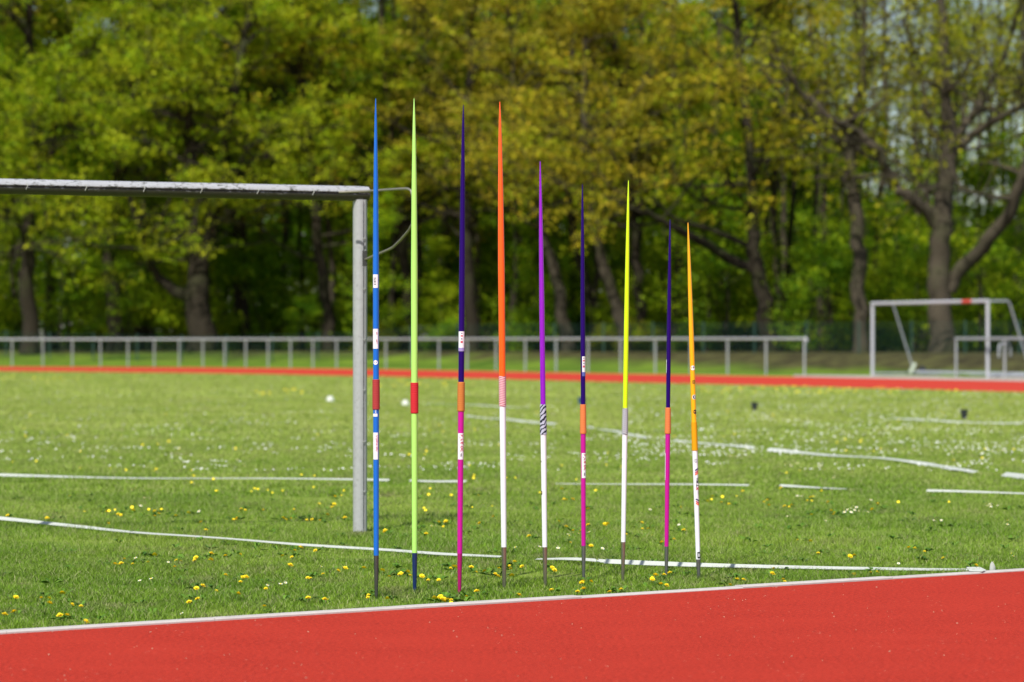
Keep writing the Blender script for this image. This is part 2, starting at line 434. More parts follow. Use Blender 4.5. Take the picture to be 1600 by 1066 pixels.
# 1 blue
j = Jav('blue javelin with dull red grip and white stickers, first beside the goal post', 588, 932, 587, 155, None)
j.set_profile(std_profile(155, 593, 640, 868, 932, 9.4, 9.2))
j.seg('shaft', 868, 155, M_blue, tip=True); j.seg('grip', 640, 593, G_red, dr=.0028, ripple=.0012); j.head(868, M_dsteel)
t = j.sticker(429, 450, -62, 45, label='white sticker with black print, upper'); j.print_(text_outline('SVBTSI', .013, .0004), 439.5, -14, M_black, t)
t = j.sticker(514, 545, -75, 48, label='white sticker with faint pink print')
o = j.marks([(.026, .030, -.003, .003), (.020, .024, -.004, .002), (-.010, -.006, -.003, .004), (-.024, -.019, -.004, .0), (-.016, -.013, -.005, .003)], 529, 15, paint('print_pink', (.50, .16, .22), .6), t, 'print')
j.disc(566.5, -8, .0115, M_stick)
t = j.sticker(646.5, 651, -70, 30, label='small white sticker under the grip'); j.print_(text_outline('DN16', .010, .0003), 643, -4, M_stick, None, 'lettering')
t = j.sticker(676, 718, -75, 42, label='long white sticker with pink script'); j.print_(text_outline('nemeth', .026, .0003), 693, 12, paint('print_rose', (.62, .14, .27), .6), t)
# 2 lime
j = Jav('light green javelin with bright red cord grip and navy point', 648, 925, 647, 155, None)
j.set_profile(std_profile(155, 598, 646, 864, 925, 10.4, 9.6))
j.seg('shaft', 864, 155, M_lime, tip=True); j.seg('grip', 646, 598, G_red2, dr=.0030, ripple=.0013); j.head(864, M_navy)
# 3 indigo/magenta
def polanik_logo(j, ymid, ang, t):
    j.print_(text_outline('polanik', .030, .0006), ymid-3.5, ang, M_redp, t)
    j.marks([(-.009, .006, -.004, -.0015, .004), (-.006, .009, .0, .0025, -.004)], ymid+15, ang-8, M_black, t, 'emblem')
def specs(j, y0, y1, ang, t):
    zz = lambda f: (.5-f)*(y1-y0)*j.k
    j.marks([(zz(.32), zz(.24), -.0055, .0055), (zz(.72), zz(.60), -.0055, .0055)], (y0+y1)/2, ang, M_redp, t, 'print')
    j.marks([(zz(.14), zz(.09), -.003, .003), (zz(.50), zz(.43), -.003, .003)], (y0+y1)/2, ang, M_indigo, t, 'print')
j = Jav('tallest indigo and magenta javelin with tan cord grip and magenta point', 718, 926, 724, 165, None)
j.set_profile(std_profile(165, 597, 643, 865, 926, 9.3, 9.4))
j.seg('tail_section', 620, 165, M_indigo, tip=True); j.seg('front_section', 865, 620, M_magenta)
j.seg('grip', 643, 597, G_tan, dr=.0028, ripple=.0012); j.head(865, M_magenta2)
t = j.sticker(518, 549, -70, 70, label='white sticker with small red and blue print'); specs(j, 518, 543, 4, t)
t2 = j.sticker(543.5, 549, -70, 70, paint('sticker_lilac', (.33, .27, .55), .4), name='sticker_band', lift=.0012)
t = j.sticker(677, 718, -62, 62, label='white sticker with red word and dark emblem'); polanik_logo(j, 696, 16, t)
# 4 orange/white
j = Jav('bright orange javelin with white front and red white diagonal cord grip', 788, 918, 781, 160, None)
j.set_profile(std_profile(160, 588, 635, 855, 918, 10.4, 9.8))
j.seg('tail_section', 610, 160, M_orange, tip=True); j.seg('front_section', 855, 610, M_white)
j.seg('grip', 635, 588, G_chk, dr=.0022); j.head(855, M_steel)
# 5 violet/white
j = Jav('violet javelin with white front and black grey zebra grip', 852, 915, 844, 253, None)
j.set_profile(std_profile(253, 632, 679, 855, 915, 8.4, 9.0))
j.seg('tail_section', 655, 253, M_violet, tip=True); j.seg('front_section', 855, 655, M_white)
j.seg('grip', 679, 632, G_zeb, dr=.0026); j.head(855, M_steel)
j.print_(text_outline('8', .016, .0008), 721, -72, M_black, None, 'lettering'); j.print_(text_outline('63', .020, .001), 770, -66, M_black, None, 'lettering')
# 6 indigo/magenta, shorter
j = Jav('middle indigo and magenta javelin with orange grip and grey steel point', 912, 906, 910, 289, None)
j.set_profile(std_profile(289, 632, 678, 853, 907, 7.4, 8.0))
j.seg('tail_section', 655, 289, M_indigo, tip=True); j.seg('front_section', 853, 655, M_magenta)
j.seg('grip', 678, 632, G_or, dr=.0026, ripple=.0012); j.head(853, M_gsteel)
t = j.sticker(557, 588, -20, 78, label='white sticker with small print'); specs(j, 557, 581, 20, t)
j.sticker(581.5, 588, -20, 78, paint('sticker_blue', (.10, .12, .42), .4), name='sticker_band', lift=.0012)
t = j.sticker(708, 747, -38, 70, label='white sticker with red word and dark emblem'); polanik_logo(j, 726, 30, t)
# 7 neon yellow/white
j = Jav('neon yellow javelin with white front and fine grey patterned grip', 973, 907, 982, 283, None)
j.set_profile(std_profile(283, 638, 679, 847, 907, 7.6, 8.2))
j.seg('tail_section', 660, 283, M_neon, tip=True); j.seg('front_section', 847, 660, M_white)
j.seg('grip', 679, 638, G_gry, dr=.0022); j.head(847, M_steel)
j.print_(text_outline('7', .014, .0008), 717, -74, M_black, None, 'lettering')
# 8 indigo/magenta, shortest
j = Jav('shortest indigo and magenta javelin with orange grip and dark point', 1041, 900, 1047, 344, None)
j.set_profile(std_profile(344, 637, 678, 854, 900, 6.8, 7.6))
j.seg('tail_section', 657, 344, M_indigo, tip=True); j.seg('front_section', 854, 657, M_magenta)
j.seg('grip', 678, 637, G_or, dr=.0026, ripple=.0012); j.head(854, M_gsteel)
j.sticker(562, 583, -100, -62, label='narrow white sticker edge'); j.sticker(708, 750, -100, -58, label='white sticker edge on the pink section')
# 9 amber/white
j = Jav('amber yellow javelin with white front and striped print, last to the right', 1092, 904, 1075, 349, None)
j.set_profile(std_profile(349, 660, 704, 874, 904, 7.8, 8.2))
j.seg('tail_section', 690, 349, M_amber, tip=True); j.seg('front_section', 874, 690, M_white)
j.seg('grip', 704, 660, G_amb, dr=.0022); j.head(874, M_gsteel)
j.disc(575, 10, .0125, M_stick); j.disc(574, 28, .0035, M_indigo, 'emblem', .0014)
j.disc(597, 20, .011, paint('print_olive', (.34, .17, .01), .6, vary=.5), 'emblem')
j.disc(620.5, 22, .012, M_stick, 'emblem'); j.disc(620.5, 22, .009, M_black, 'emblem', .0013); j.disc(620.5, 24, .004, M_stick, 'emblem', .0017)
j.disc(643.5, 34, .0115, M_black, 'emblem'); j.disc(643.5, 34, .004, paint('print_brown', (.25, .06, .02), .6), 'emblem', .0013)
n = NB('print_grey'); n.col(n.mix(n.noise(n.obj(), 300, 3), (.2, .2, .24), (.7, .7, .75)), .6); j.disc(720, 12, .011, n.mat, 'emblem')
for ym, sg in ((738.5, 1), (783, -1)):
    for q, mm in ((.011, M_indigo), (-.001, M_redp), (-.011, M_orange)):
        j.print_(bars([(q-.0035, q+.0035, .0095, -.010, .010*sg)]), ym, 22, mm, None, 'stripe')
t = j.print_(text_outline('TIMA', .020, .0008), 753.5, 34, M_black, None, 'lettering')
j.print_(text_outline('X', .022, .001), 763.5, 34, M_redp, None, 'lettering'); j.print_(bars([(-.012, .006, -.002, -.0005, .006)]), 770, 38, M_black, None, 'lettering')
j.sticker(862.5, 872.5, -20, 60, M_black, name='print'); 
j.print_(text_outline('400', .012, .0005), 867.5, 20, M_stick, None, 'lettering', .0016)

# ------------------------------------------------------------------ near football goal
n = NB('weathered_aluminium'); p = n.obj()
f = n.noise(n.mapping(p, (4, 4, 4)), 6, 5, .7); f2 = n.noise(p, 45, 4, .7)
c = n.mix(f, (.30, .305, .31), (.46, .465, .475)); c = n.mix(n.ramp(f2, [(.58, 0), (.68, .8)]), c, (.22, .22, .21))
M_post = n.col(c, .5, .15, .5)
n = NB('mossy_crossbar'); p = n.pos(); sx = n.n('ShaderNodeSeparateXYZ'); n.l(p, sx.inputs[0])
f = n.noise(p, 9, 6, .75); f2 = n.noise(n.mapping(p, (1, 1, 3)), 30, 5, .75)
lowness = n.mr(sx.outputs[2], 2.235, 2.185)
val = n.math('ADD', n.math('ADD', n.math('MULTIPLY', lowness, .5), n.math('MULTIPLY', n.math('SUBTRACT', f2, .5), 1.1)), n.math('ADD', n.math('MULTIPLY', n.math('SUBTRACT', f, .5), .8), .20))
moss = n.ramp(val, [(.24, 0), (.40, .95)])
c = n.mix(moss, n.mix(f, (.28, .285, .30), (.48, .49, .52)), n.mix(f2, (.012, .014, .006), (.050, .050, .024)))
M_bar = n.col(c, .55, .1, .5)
M_dark = paint('dark_slot', (.03, .03, .028), .8); M_clip = paint('clip_grey', (.36, .36, .34), .5)
M_hoop = paint('dull_steel_tube', (.30, .28, .22), .45, .4, vary=.4)
gb = gp(562.5, 831); gb.z = 0
ztop = 2.262
left = Vector(((0-CX)*18.65/F, 18.65, 0)); gd = (left-Vector((gb.x, gb.y, 0))).normalized(); back = Vector((-gd.y, gd.x, 0))
if back.y > 0: back = -back
goal = empty('football_goal', gb, label='weathered white goal with mossy crossbar and net bracket behind the blue javelin', cat='goal')
R_ = .046
def slot_profile(r):
    """round section with a slot at angle 0"""
    P = []
    for k in range(1, 28):
        a = math.radians(11+(360-22)*(k-1)/26); P.append((math.cos(a), math.sin(a)))
    P += [(.76, -.17), (.76, .17)]
    return P
bdir = (back*1.0+Vector((.42, 0, 0))).normalized()
GL = 5.2
for s_ in (0, GL):
    mb = MB(); q = gd*s_; mb.tube([q+Vector((0, 0, z)) for z in (-.1, .3, .9, 1.5, 2.05, ztop-2*R_+.006)], R_, m=0, prof=(slot_profile(1), bdir))
    mb.tube([q+bdir*R_*.74+Vector((0, 0, z)) for z in (.02, 2.10)], .003, 6, m=1)
    mb.build('post', [M_post, M_dark], goal)
    for yy in (372, 451, 530, 609, 690, 768):
        zz = H+(CY-yy)*19.5/F; mb = MB(); cc = q+bdir*(R_*.93)
        mb.tube([cc-bdir.cross(Vector((0, 0, 1)))*.013+Vector((0, 0, zz)), cc+bdir*.008+Vector((0, 0, zz-.003)), cc+bdir.cross(Vector((0, 0, 1)))*.013+Vector((0, 0, zz-.002))], .0035, 6)
        mb.build('net_clip', M_clip, goal)
zc = ztop-R_
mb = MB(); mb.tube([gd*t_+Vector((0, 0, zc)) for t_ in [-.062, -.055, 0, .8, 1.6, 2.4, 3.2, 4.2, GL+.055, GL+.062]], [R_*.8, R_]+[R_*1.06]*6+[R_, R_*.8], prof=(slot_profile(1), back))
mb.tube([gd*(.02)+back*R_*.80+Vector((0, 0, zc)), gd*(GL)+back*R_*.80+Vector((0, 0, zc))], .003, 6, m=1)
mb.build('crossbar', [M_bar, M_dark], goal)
k = 0
for t_ in np.arange(.34, GL, .378):
    mb = MB(); cc = gd*t_+back*(R_*1.04)+Vector((0, 0, zc))
    mb.tube([cc+Vector((0, 0, .020)), cc+back*.009+gd*-.004+Vector((0, 0, .003)), cc+gd*.004+Vector((0, 0, -.018))], .0035, 6); mb.build('net_clip', M_clip, goal)
def relp(px, py, d): return at(px, py, d)-gb
gbm = goal
for side in (0, GL):
    q = gd*side
    P = [relp(530, 300.5, 19.30), relp(575, 298.8, 19.25), relp(600, 297, 19.05), relp(625, 295.3, 18.75), relp(637, 295, 18.60), relp(642.5, 298, 18.55), relp(644.5, 306, 18.54),
         relp(645.5, 330, 18.54), relp(644.5, 350, 18.56), relp(638, 361, 18.66), relp(626, 375, 18.82), relp(613.5, 387, 18.98), relp(604, 391.5, 19.1), relp(585, 399.5, 19.28), relp(568, 407, 19.44)]
    mb = MB(); mb.tube([p+q for p in P], .0078, 10); mb.build('net_bracket', M_hoop, goal)
    mb = MB(); mb.box(q+relp(570, 404, 19.42), (.03, .03, .10)); mb.build('bracket_clamp', M_dark, goal, smooth=False)

# ------------------------------------------------------------------ white marking tapes
M_tape = paint('white_tape', (.52, .55, .50), .7, vary=.35)
def tape(pts, width, label, tilt=22, seed=0, end=None, lift=.030):
    rr = random.Random(seed); P = resample([gp(x, y, lift) for x, y in pts], max(8, int((gp(*pts[0])-gp(*pts[-1])).length/.22)))
    V_ = []; fs = []; N = len(P); ph = rr.uniform(0, 6)
    org = Vector((P[0].x, P[0].y, 0))
    for i, p in enumerate(P):
        t = (P[min(i+1, N-1)]-P[max(i-1, 0)]).normalized(); s_ = Vector((-t.y, t.x, 0)).normalized()
        if s_.y < 0: s_ = -s_
        tl = math.radians(tilt+9*math.sin(i*.35+ph)+7*math.sin(i*.13+2*ph)); u = s_*math.cos(tl)+Vector((0, 0, math.sin(tl)))
        nn = Vector((0, 0, 1))*math.cos(tl)-s_*math.sin(tl)
        ctr = p-org+Vector((0, 0, .006*math.sin(i*.5+ph)))
        wv = width*.70*(1+.10*math.sin(i*.21+ph)+.12*math.sin(i*.9+ph)*math.sin(i*.33))
        for a, b in ((-.5, 0), (.5, 0), (.5, -1), (-.5, -1)): V_.append(ctr+u*(a*wv)+nn*(b*.002))
    for i in range(N-1):
        for a in range(4): fs.append((i*4+a, (i+1)*4+a, (i+1)*4+(a+1) % 4, i*4+(a+1) % 4))
    fs += [(0, 1, 2, 3), tuple((N-1)*4+k for k in (3, 2, 1, 0))]
    mb = MB(); mb.add(V_, fs); o = mb.build('marking_tape', M_tape, smooth=False, loc=org)
    tag(o, label, 'marking tape', 'white tapes laid on the field'); return o
tape([(-60, 806), (0, 811), (140, 823), (230, 833), (330, 841), (450, 850), (600, 857), (700, 865), (783, 870)], .046, 'nearest white tape running left from behind the orange javelin, past the goal post', 18, 1)
tape([(838, 872.5), (900, 875), (945, 877)], .045, 'short white tape piece between violet javelin and middle indigo javelin', 18, 2)
tp = tape([(945, 878.5), (1000, 881), (1100, 884), (1250, 885.5), (1400, 887), (1480, 888.5), (1522, 888.5)], .048, 'broad white tape from the neon yellow javelin to the kerb with curled loose end', 24, 3, lift=.036)
mb = MB(); o_ = tp.location        # the loose folded end
def sheet3(mb, P, th=.002):
    nn = (P[1]-P[0]).cross(P[2]-P[0]).normalized()*th; m = len(P)
    mb.add(P+[q+nn for q in P], [tuple(range(m)), tuple(range(2*m-1, m-1, -1))]+[(i, i+m, (i+1) % m+m, (i+1) % m) for i in range(m)])
dE = gp(1522, 888.5, .04).y
sheet3(mb, [at(x, y, dE-(y-884)*.012)-o_ for x, y in [(1510, 886), (1531, 886), (1541, 890.5), (1535, 893), (1515, 892.5)]])
mb.build('folded_end', M_tape, tp, smooth=False)
mb = MB(); V_ = []
for i in range(9):
    t = i/8; a = math.radians(-50+100*t); cx = 1551.5+5.2*math.sin(a*1.2); dd = dE+.10-.02*math.cos(a)*1.2
    top = 877.5+12*abs(t-.38)**1.5*2; V_ += [at(cx, top, dd)-o_, at(cx-.8, 892, dd)-o_]
fs = [(2*i, 2*i+1, 2*i+3, 2*i+2) for i in range(8)]
mb.add(V_, fs); mb.add([v+Vector((0, .002, 0)) for v in V_], [f[::-1] for f in fs]); mb.build('curled_end', M_tape, tp)
tape([(-60, 742.5), (0, 743), (200, 746), (420, 748.5), (608, 749.5)], .060, 'second white tape, crossing behind the goal post at left', 20, 4)
tape([(640, 750), (690, 751.5), (728, 753)], .060, 'short white tape between lime javelin and tallest indigo javelin', 20, 5)
tape([(868, 754.5), (1000, 756.5), (1140, 758.5), (1170, 759)], .045, 'thin white tape behind the middle indigo and neon yellow javelins', 18, 6)
tape([(1218, 759.5), (1290, 761.5), (1322, 763)], .050, 'short white tape beyond a dandelion cluster, right of the amber javelin', 20, 7)
tape([(1448, 767.5), (1520, 769), (1600, 770.5), (1680, 772)], .040, 'thin white tape at the right edge of the field', 18, 8)
tape([(728, 650), (800, 656.5), (868, 663)], .080, 'white tape behind the orange javelin ending at the zebra grip', 20, 9)
tape([(668, 630), (740, 633), (828, 637.5)], .050, 'faint distant white tape behind the orange javelin grip', 8, 10)
tape([(918, 667), (960, 674), (1010, 684.5)], .075, 'white tape slanting behind the neon yellow javelin', 20, 11)
tape([(1052, 688.5), (1110, 692.5), (1178, 700.5)], .070, 'white tape slanting just right of the amber javelin', 20, 12)
tape([(1200, 703), (1290, 710), (1370, 715.5), (1450, 724.5), (1524, 738.5)], .085, 'long wide white tape slanting across the field at the right', 22, 13)
tape([(1568, 741.5), (1600, 746), (1660, 753)], .085, 'stub of slanting white tape at the right edge', 20, 14)
tape([(1388, 653.5), (1450, 657), (1520, 660), (1598, 661.5)], .062, 'distant white tape just below the black pot at right', 22, 15)

# ------------------------------------------------------------------ small things on the field
M_pot = paint('black_plastic', (.018, .022, .03), .5); M_bpot = paint('blue_plastic', (.02, .06, .18), .5); M_wp = paint('white_plastic', (.60, .62, .56), .5)
def pot(px, py, wpx, hpx, mat, label, cat='pot', name='plastic_pot'):
    b = gp(px, py); k = b.y/F; w_ = wpx*k; h_ = hpx*k
    r = empty(name, b, label=label, cat=cat)
    mb = MB(); mb.tube([(0, 0, z) for z in (0, .01, h_*.5, h_*.84, h_*.86, h_*.97, h_)], [w_*.30, w_*.31, w_*.38, w_*.44, w_*.44, w_*.44, w_*.42], 20, cap=True); mb.build('bucket', mat, r)
    mb = MB(); mb.tube([(0, 0, h_*.90), (0, 0, h_*.905), (0, 0, h_*.99), (0, 0, h_)], [w_*.46, w_*.5, w_*.5, w_*.43], 20); mb.build('rim', mat, r)
pot(1179, 641.5, 12, 13, M_pot, 'small black pot standing alone on the grass right of the amber javelin')
pot(1506.5, 656, 13, 16, M_pot, 'small black pot standing directly behind the distant white tape')
pot(909, 634, 15, 13, M_bpot, 'dark blue pot hidden behind the middle indigo javelin')
def marker(px, py, wpx, hpx, label):
    b = gp(px, py); k = b.y/F; w_ = wpx*k/2; h_ = hpx*k
    r = empty('marker_cone', b, label=label, cat='marker cone', group='white marker cones on the grass')
    mb = MB(); mb.tube([(0, 0, .0), (0, 0, .012), (0, 0, h_*.7), (0, 0, h_*.94), (0, 0, h_)], [w_, w_, w_*.66, w_*.5, w_*.3], 22); mb.build('cone', M_wp, r)
    mb = MB(); mb.tube([(0, 0, h_), (0, 0, h_+.004)], [w_*.2, w_*.2], 16); mb.build('hole', M_dark, r)
marker(516, 628, 15, 9, 'white marker cone on the grass left of the goal post')
marker(633.5, 634, 14, 9, 'white marker cone beside the red grip of the lime javelin')

# ------------------------------------------------------------------ railing, far goal, barrier, hoop, mesh fence
M_rail = paint('galvanised_tube', (.36, .375, .39), .5, .2, vary=.15); M_gw = paint('goal_white', (.44, .45, .49), .45)
posts = [-75, -29, 19, 67, 113, 157, 200, 241, 280, 317, 351, 384, 419, 454, 489, 526, 565, 603, 645, 686, 730, 775, 821, 869, 919, 970, 1024, 1079, 1137, 1197, 1257]
def railing(pxs, label, hz=1.33, endcap=False, ext=0):
    P = [gp(x, rail_y(x) if not isinstance(x, tuple) else 0) for x in pxs]
    return P
P = [gp(x, rail_y(x)) for x in posts]; o0 = P[-1]
rl = empty('railing', o0, label='long galvanised tube railing along the far side of the red track', cat='railing')
for p in P:
    mb = MB(); q = p-o0; mb.tube([(q.x, q.y, -.05), (q.x, q.y, 1.30)], .038, 8); mb.build('post', M_rail, rl)
PP = [p-o0+Vector((0, 0, 1.33)) for p in P]; PP = [PP[0]+(PP[0]-PP[1])*4]+PP
mb = MB(); mb.tube(PP, .052, 10); mb.build('top_rail', M_rail, rl)
mb = MB(); mb.tube([PP[-1]+Vector((-.01, 0, .02)), PP[-1]+Vector((.03, 0, .01)), PP[-1]+Vector((.07, 0, -.05)), PP[-1]+Vector((.07, 0, -.10))], [.06, .066, .064, .05], 10); mb.build('end_bend', M_gw, rl)
P = [gp(1494, 589.5), gp(1570, 592.0), gp(1655, 595)]; o0 = P[0]
rl = empty('railing', o0, label='second tube railing in front of the small white goal at the right', cat='railing')
for p in P:
    mb = MB(); q = p-o0; mb.tube([(q.x, q.y, -.05), (q.x, q.y, 1.30)], .038, 8); mb.build('post', M_rail, rl)
mb = MB(); mb.tube([P[0]-o0+Vector((-.05, 0, 1.33))]+[p-o0+Vector((0, 0, 1.33)) for p in P], .048, 10); mb.build('top_rail', M_rail, rl)
# hoop
a_ = gp(1561, 586); b_ = Vector((a_.x+.52, a_.y+.6, 0)); o0 = a_
hp = MB(); m_ = (b_-a_); pts = [Vector((0, 0, -.05)), Vector((0, 0, .95)), m_*.05+Vector((0, 0, 1.08)), m_*.22+Vector((0, 0, 1.17)), m_*.78+Vector((0, 0, 1.17)), m_*.95+Vector((0, 0, 1.08)), m_+Vector((0, 0, .95)), m_+Vector((0, 0, -.05))]
hp.tube(pts, .038, 8); h_ = hp.build('hoop_barrier', M_rail, loc=o0); tag(h_, 'rounded steel hoop barrier behind the second railing at the right', 'barrier')
# far goal
L0 = gp(1363.5, 587); R0 = gp(1543.5, 590.8); fg = empty('football_goal', L0, label='clean white goal with red tape on its bar beyond the red track', cat='goal')
e = (R0-L0); el = e.normalized(); bk = Vector((-el.y, el.x, 0)); zt = 2.60
if bk.x < 0: bk = -bk
for q in (Vector((0, 0, 0)), e):
    mb = MB(); mb.tube([q, q+Vector((0, 0, zt-.06))], .062, 12); mb.build('post', M_gw, fg)
mb = MB(); mb.tube([Vector((0, 0, zt))-el*.06, e+el*.06+Vector((0, 0, zt))], .062, 12); mb.build('crossbar', M_gw, fg)
mb = MB(); mb.tube([el*6.15+Vector((0, 0, zt)), el*6.75+Vector((0, 0, zt))], .066, 12); mb.build('tape_band', paint('red_tape', (.55, .06, .04), .5), fg)
M_gt = paint('grey_tube', (.36, .38, .42), .5, .2)
for q in (Vector((0, 0, 0)), e):
    mb = MB(); mb.tube([q+Vector((0, 0, zt)), q+bk*.78+Vector((0, 0, zt+.01)), q+bk*.85+Vector((0, 0, zt-.04)), q+bk*1.75+Vector((0, 0, .07))], .034, 8); mb.build('net_support', M_gt, fg)
    mb = MB(); mb.tube([q+Vector((0, 0, .07)), q+bk*1.8+Vector((0, 0, .07))], .04, 8); mb.build('side_bar', M_gt, fg)
mb = MB(); mb.tube([bk*1.8+Vector((0, 0, .09)), bk*1.8+e+Vector((0, 0, .09))], .085, 10); mb.build('ground_bar', M_gt, fg)
mb = MB(); q = bk*1.75+Vector((-.1, 0, 0)); mb.box(q+Vector((0, 0, .22)), (.10, .3, .5), rot=Matrix.Rotation(.45, 3, 'Y')); mb.build('weight_arm', paint('pale_rubber', (.50, .56, .45), .6), fg, smooth=False)
mb = MB(); q = bk*1.75+Vector((.28, 0, .2)); mb.tube([q-Vector((.0, .06, 0)), q+Vector((0, .06, 0))], .14, 16); mb.build('wheel', M_pot, fg)
# green rod mesh fence
M_gf = paint('green_fence_wire', (.014, .050, .034), .5)
def fence_pt(px):
    d = float(np.interp(px, [-300, 0, 500, 1000, 1600, 1900], [163, 160, 150, 139, 124, 118])); x = (px-CX)*d/F
    return Vector((x, d, 0))
P = [fence_pt(1342)]
px = 1342
fp = [1342]
while px > -120: px -= 2.5*F/fence_pt(px).y*.92; fp.append(px)
px = 1342
fr_ = []
while px < 1720: px += 2.5*F/fence_pt(px).y*.92; fr_.append(px)
fp = fp[::-1]+fr_; P = [fence_pt(x) for x in fp]; o0 = P[0]; o0 = Vector((o0.x, o0.y, 0))
fn = empty('mesh_fence', o0, label='tall green wire mesh fence along the edge of the wood', cat='fence')
FH = 1.35
for i, p in enumerate(P):
    z0 = gz(p.x, p.y); q = p-o0
    mb = MB(); mb.box(q+Vector((0, 0, z0+FH/2)), (.07, .07, FH+.15)); mb.build('post', M_gf, fn, smooth=False)
    if i+1 < len(P):
        b = P[i+1]-o0; z1 = gz(P[i+1].x, P[i+1].y); L = (b-q).length; nr = int(L/.10); mb = MB()
        t = (b-q)/L; r3 = Matrix.Rotation(math.atan2(t.y, t.x), 3, 'Z')
        for k in range(1, nr):
            s_ = k/nr; c_ = q.lerp(b, s_); zz = z0+(z1-z0)*s_
            mb.box(c_+Vector((0, 0, zz+.06+FH/2-.02)), (.007, .007, FH-.04), rot=r3)
        for hh in np.arange(.08, FH, .25):
            mb.tube([q+Vector((0, 0, z0+hh)), b+Vector((0, 0, z1+hh))], .006, 4, cap=False)
        mb.build('mesh_panel', M_gf, fn, smooth=False)

# ------------------------------------------------------------------ grass
rng = np.random.default_rng(5)
def smooth_noise(x, y, seed, sc):
    r = np.random.default_rng(seed); v = 0
    for i in range(7):
        a = r.uniform(0, 2*math.pi); f = sc*r.uniform(.6, 2.4); v = v+np.sin((x*math.cos(a)+y*math.sin(a))*f+r.uniform(0, 6))
    return v/7**.5/1.0
GV, GF = [], []; base = 0
def add_blades(y0, y1, dens, hmin, hmax, wid, margin, segs2):
    global base
    xm = y1*.1725+margin; area = (y1-y0)*2*xm; N = int(area*dens)
    y = rng.uniform(y0, y1, N); x = rng.uniform(-xm, xm, N)
    ok = (np.abs(x) < y*.1725+margin) & ((x-k0.x)*kn.x+(y-k0.y)*kn.y > -.008)
    # inside of the far track edge
    iy = np.interp(x, [p.x for p in ri], [p.y for p in ri]); ok &= y < iy-.2
    nz = smooth_noise(x, y, 11, 2.2); nz2 = smooth_noise(x, y, 12, 9.0)
    ks_ = (x-k0.x)*kn.x+(y-k0.y)*kn.y
    ok &= rng.uniform(0, 1, N) < np.clip(.80+.28*nz+.22*nz2, .12, 1)*np.clip(.35+ks_/.09+.5*nz2, .12, 1)
    x, y, nz, nz2 = x[ok], y[ok], nz[ok], nz2[ok]; N = len(x)
    ks = (x-k0.x)*kn.x+(y-k0.y)*kn.y
    h = rng.uniform(hmin, hmax, N)*(1+.22*nz+.20*nz2)*(1+.45*np.exp(-(ks/.12)**2)*(nz2 > -.3))
    a = rng.uniform(0, 2*math.pi, N); lean = rng.uniform(.15, 1.15, N)*h; la = rng.uniform(0, 2*math.pi, N)
    wx, wy = np.cos(a)*wid/2, np.sin(a)*wid/2; lx, ly = np.cos(la)*lean, np.sin(la)*lean
    z0 = np.zeros(N)
    if segs2:
        P = np.stack([np.stack([x-wx, y-wy, z0], 1), np.stack([x+wx, y+wy, z0], 1),
                      np.stack([x+wx*.8+lx*.35, y+wy*.8+ly*.35, h*.6], 1), np.stack([x-wx*.8+lx*.35, y-wy*.8+ly*.35, h*.6], 1),
                      np.stack([x+lx, y+ly, h*.97], 1)], 1)
        b = base+np.arange(N)*5; GV.append(P.reshape(-1, 3)); base += N*5
        GF.append(np.stack([b, b+1, b+2], 1)); GF.append(np.stack([b, b+2, b+3], 1)); GF.append(np.stack([b+3, b+2, b+4], 1))
    else:
        P = np.stack([np.stack([x-wx, y-wy, z0], 1), np.stack([x+wx, y+wy, z0], 1), np.stack([x+lx, y+ly, h], 1)], 1)
        b = base+np.arange(N)*3; GV.append(P.reshape(-1, 3)); base += N*3; GF.append(np.stack([b, b+1, b+2], 1))
add_blades(11.2, 17.5, 11000, .014, .036, .0036, .9, True)
add_blades(17.5, 24, 5000, .014, .036, .0052, .7, False)
add_blades(24, 38, 2000, .016, .038, .010, .6, False)
add_blades(38, 66, 520, .02, .045, .018, .5, False)
add_blades(66, 125, 110, .02, .045, .035, .5, False)
n = NB('grass_blades'); c = grass_colour(n, True); n.t.nodes.remove(n.b)
d_ = n.n('ShaderNodeBsdfPrincipled'); n.l(c, d_.inputs['Base Color']); d_.inputs['Roughness'].default_value = .5; d_.inputs['Specular IOR Level'].default_value = .15
t_ = n.n('ShaderNodeBsdfTranslucent'); n.l(c, t_.inputs['Color']); m_ = n.n('ShaderNodeMixShader'); m_.inputs[0].default_value = .35
n.l(d_.outputs[0], m_.inputs[1]); n.l(t_.outputs[0], m_.inputs[2]); n.l(m_.outputs[0], n.o.inputs[0])
gr = np_mesh('grass', np.concatenate(GV), np.concatenate(GF), n.mat)
tag(gr, 'short green lawn grass with dry tips', 'grass', kind='stuff')

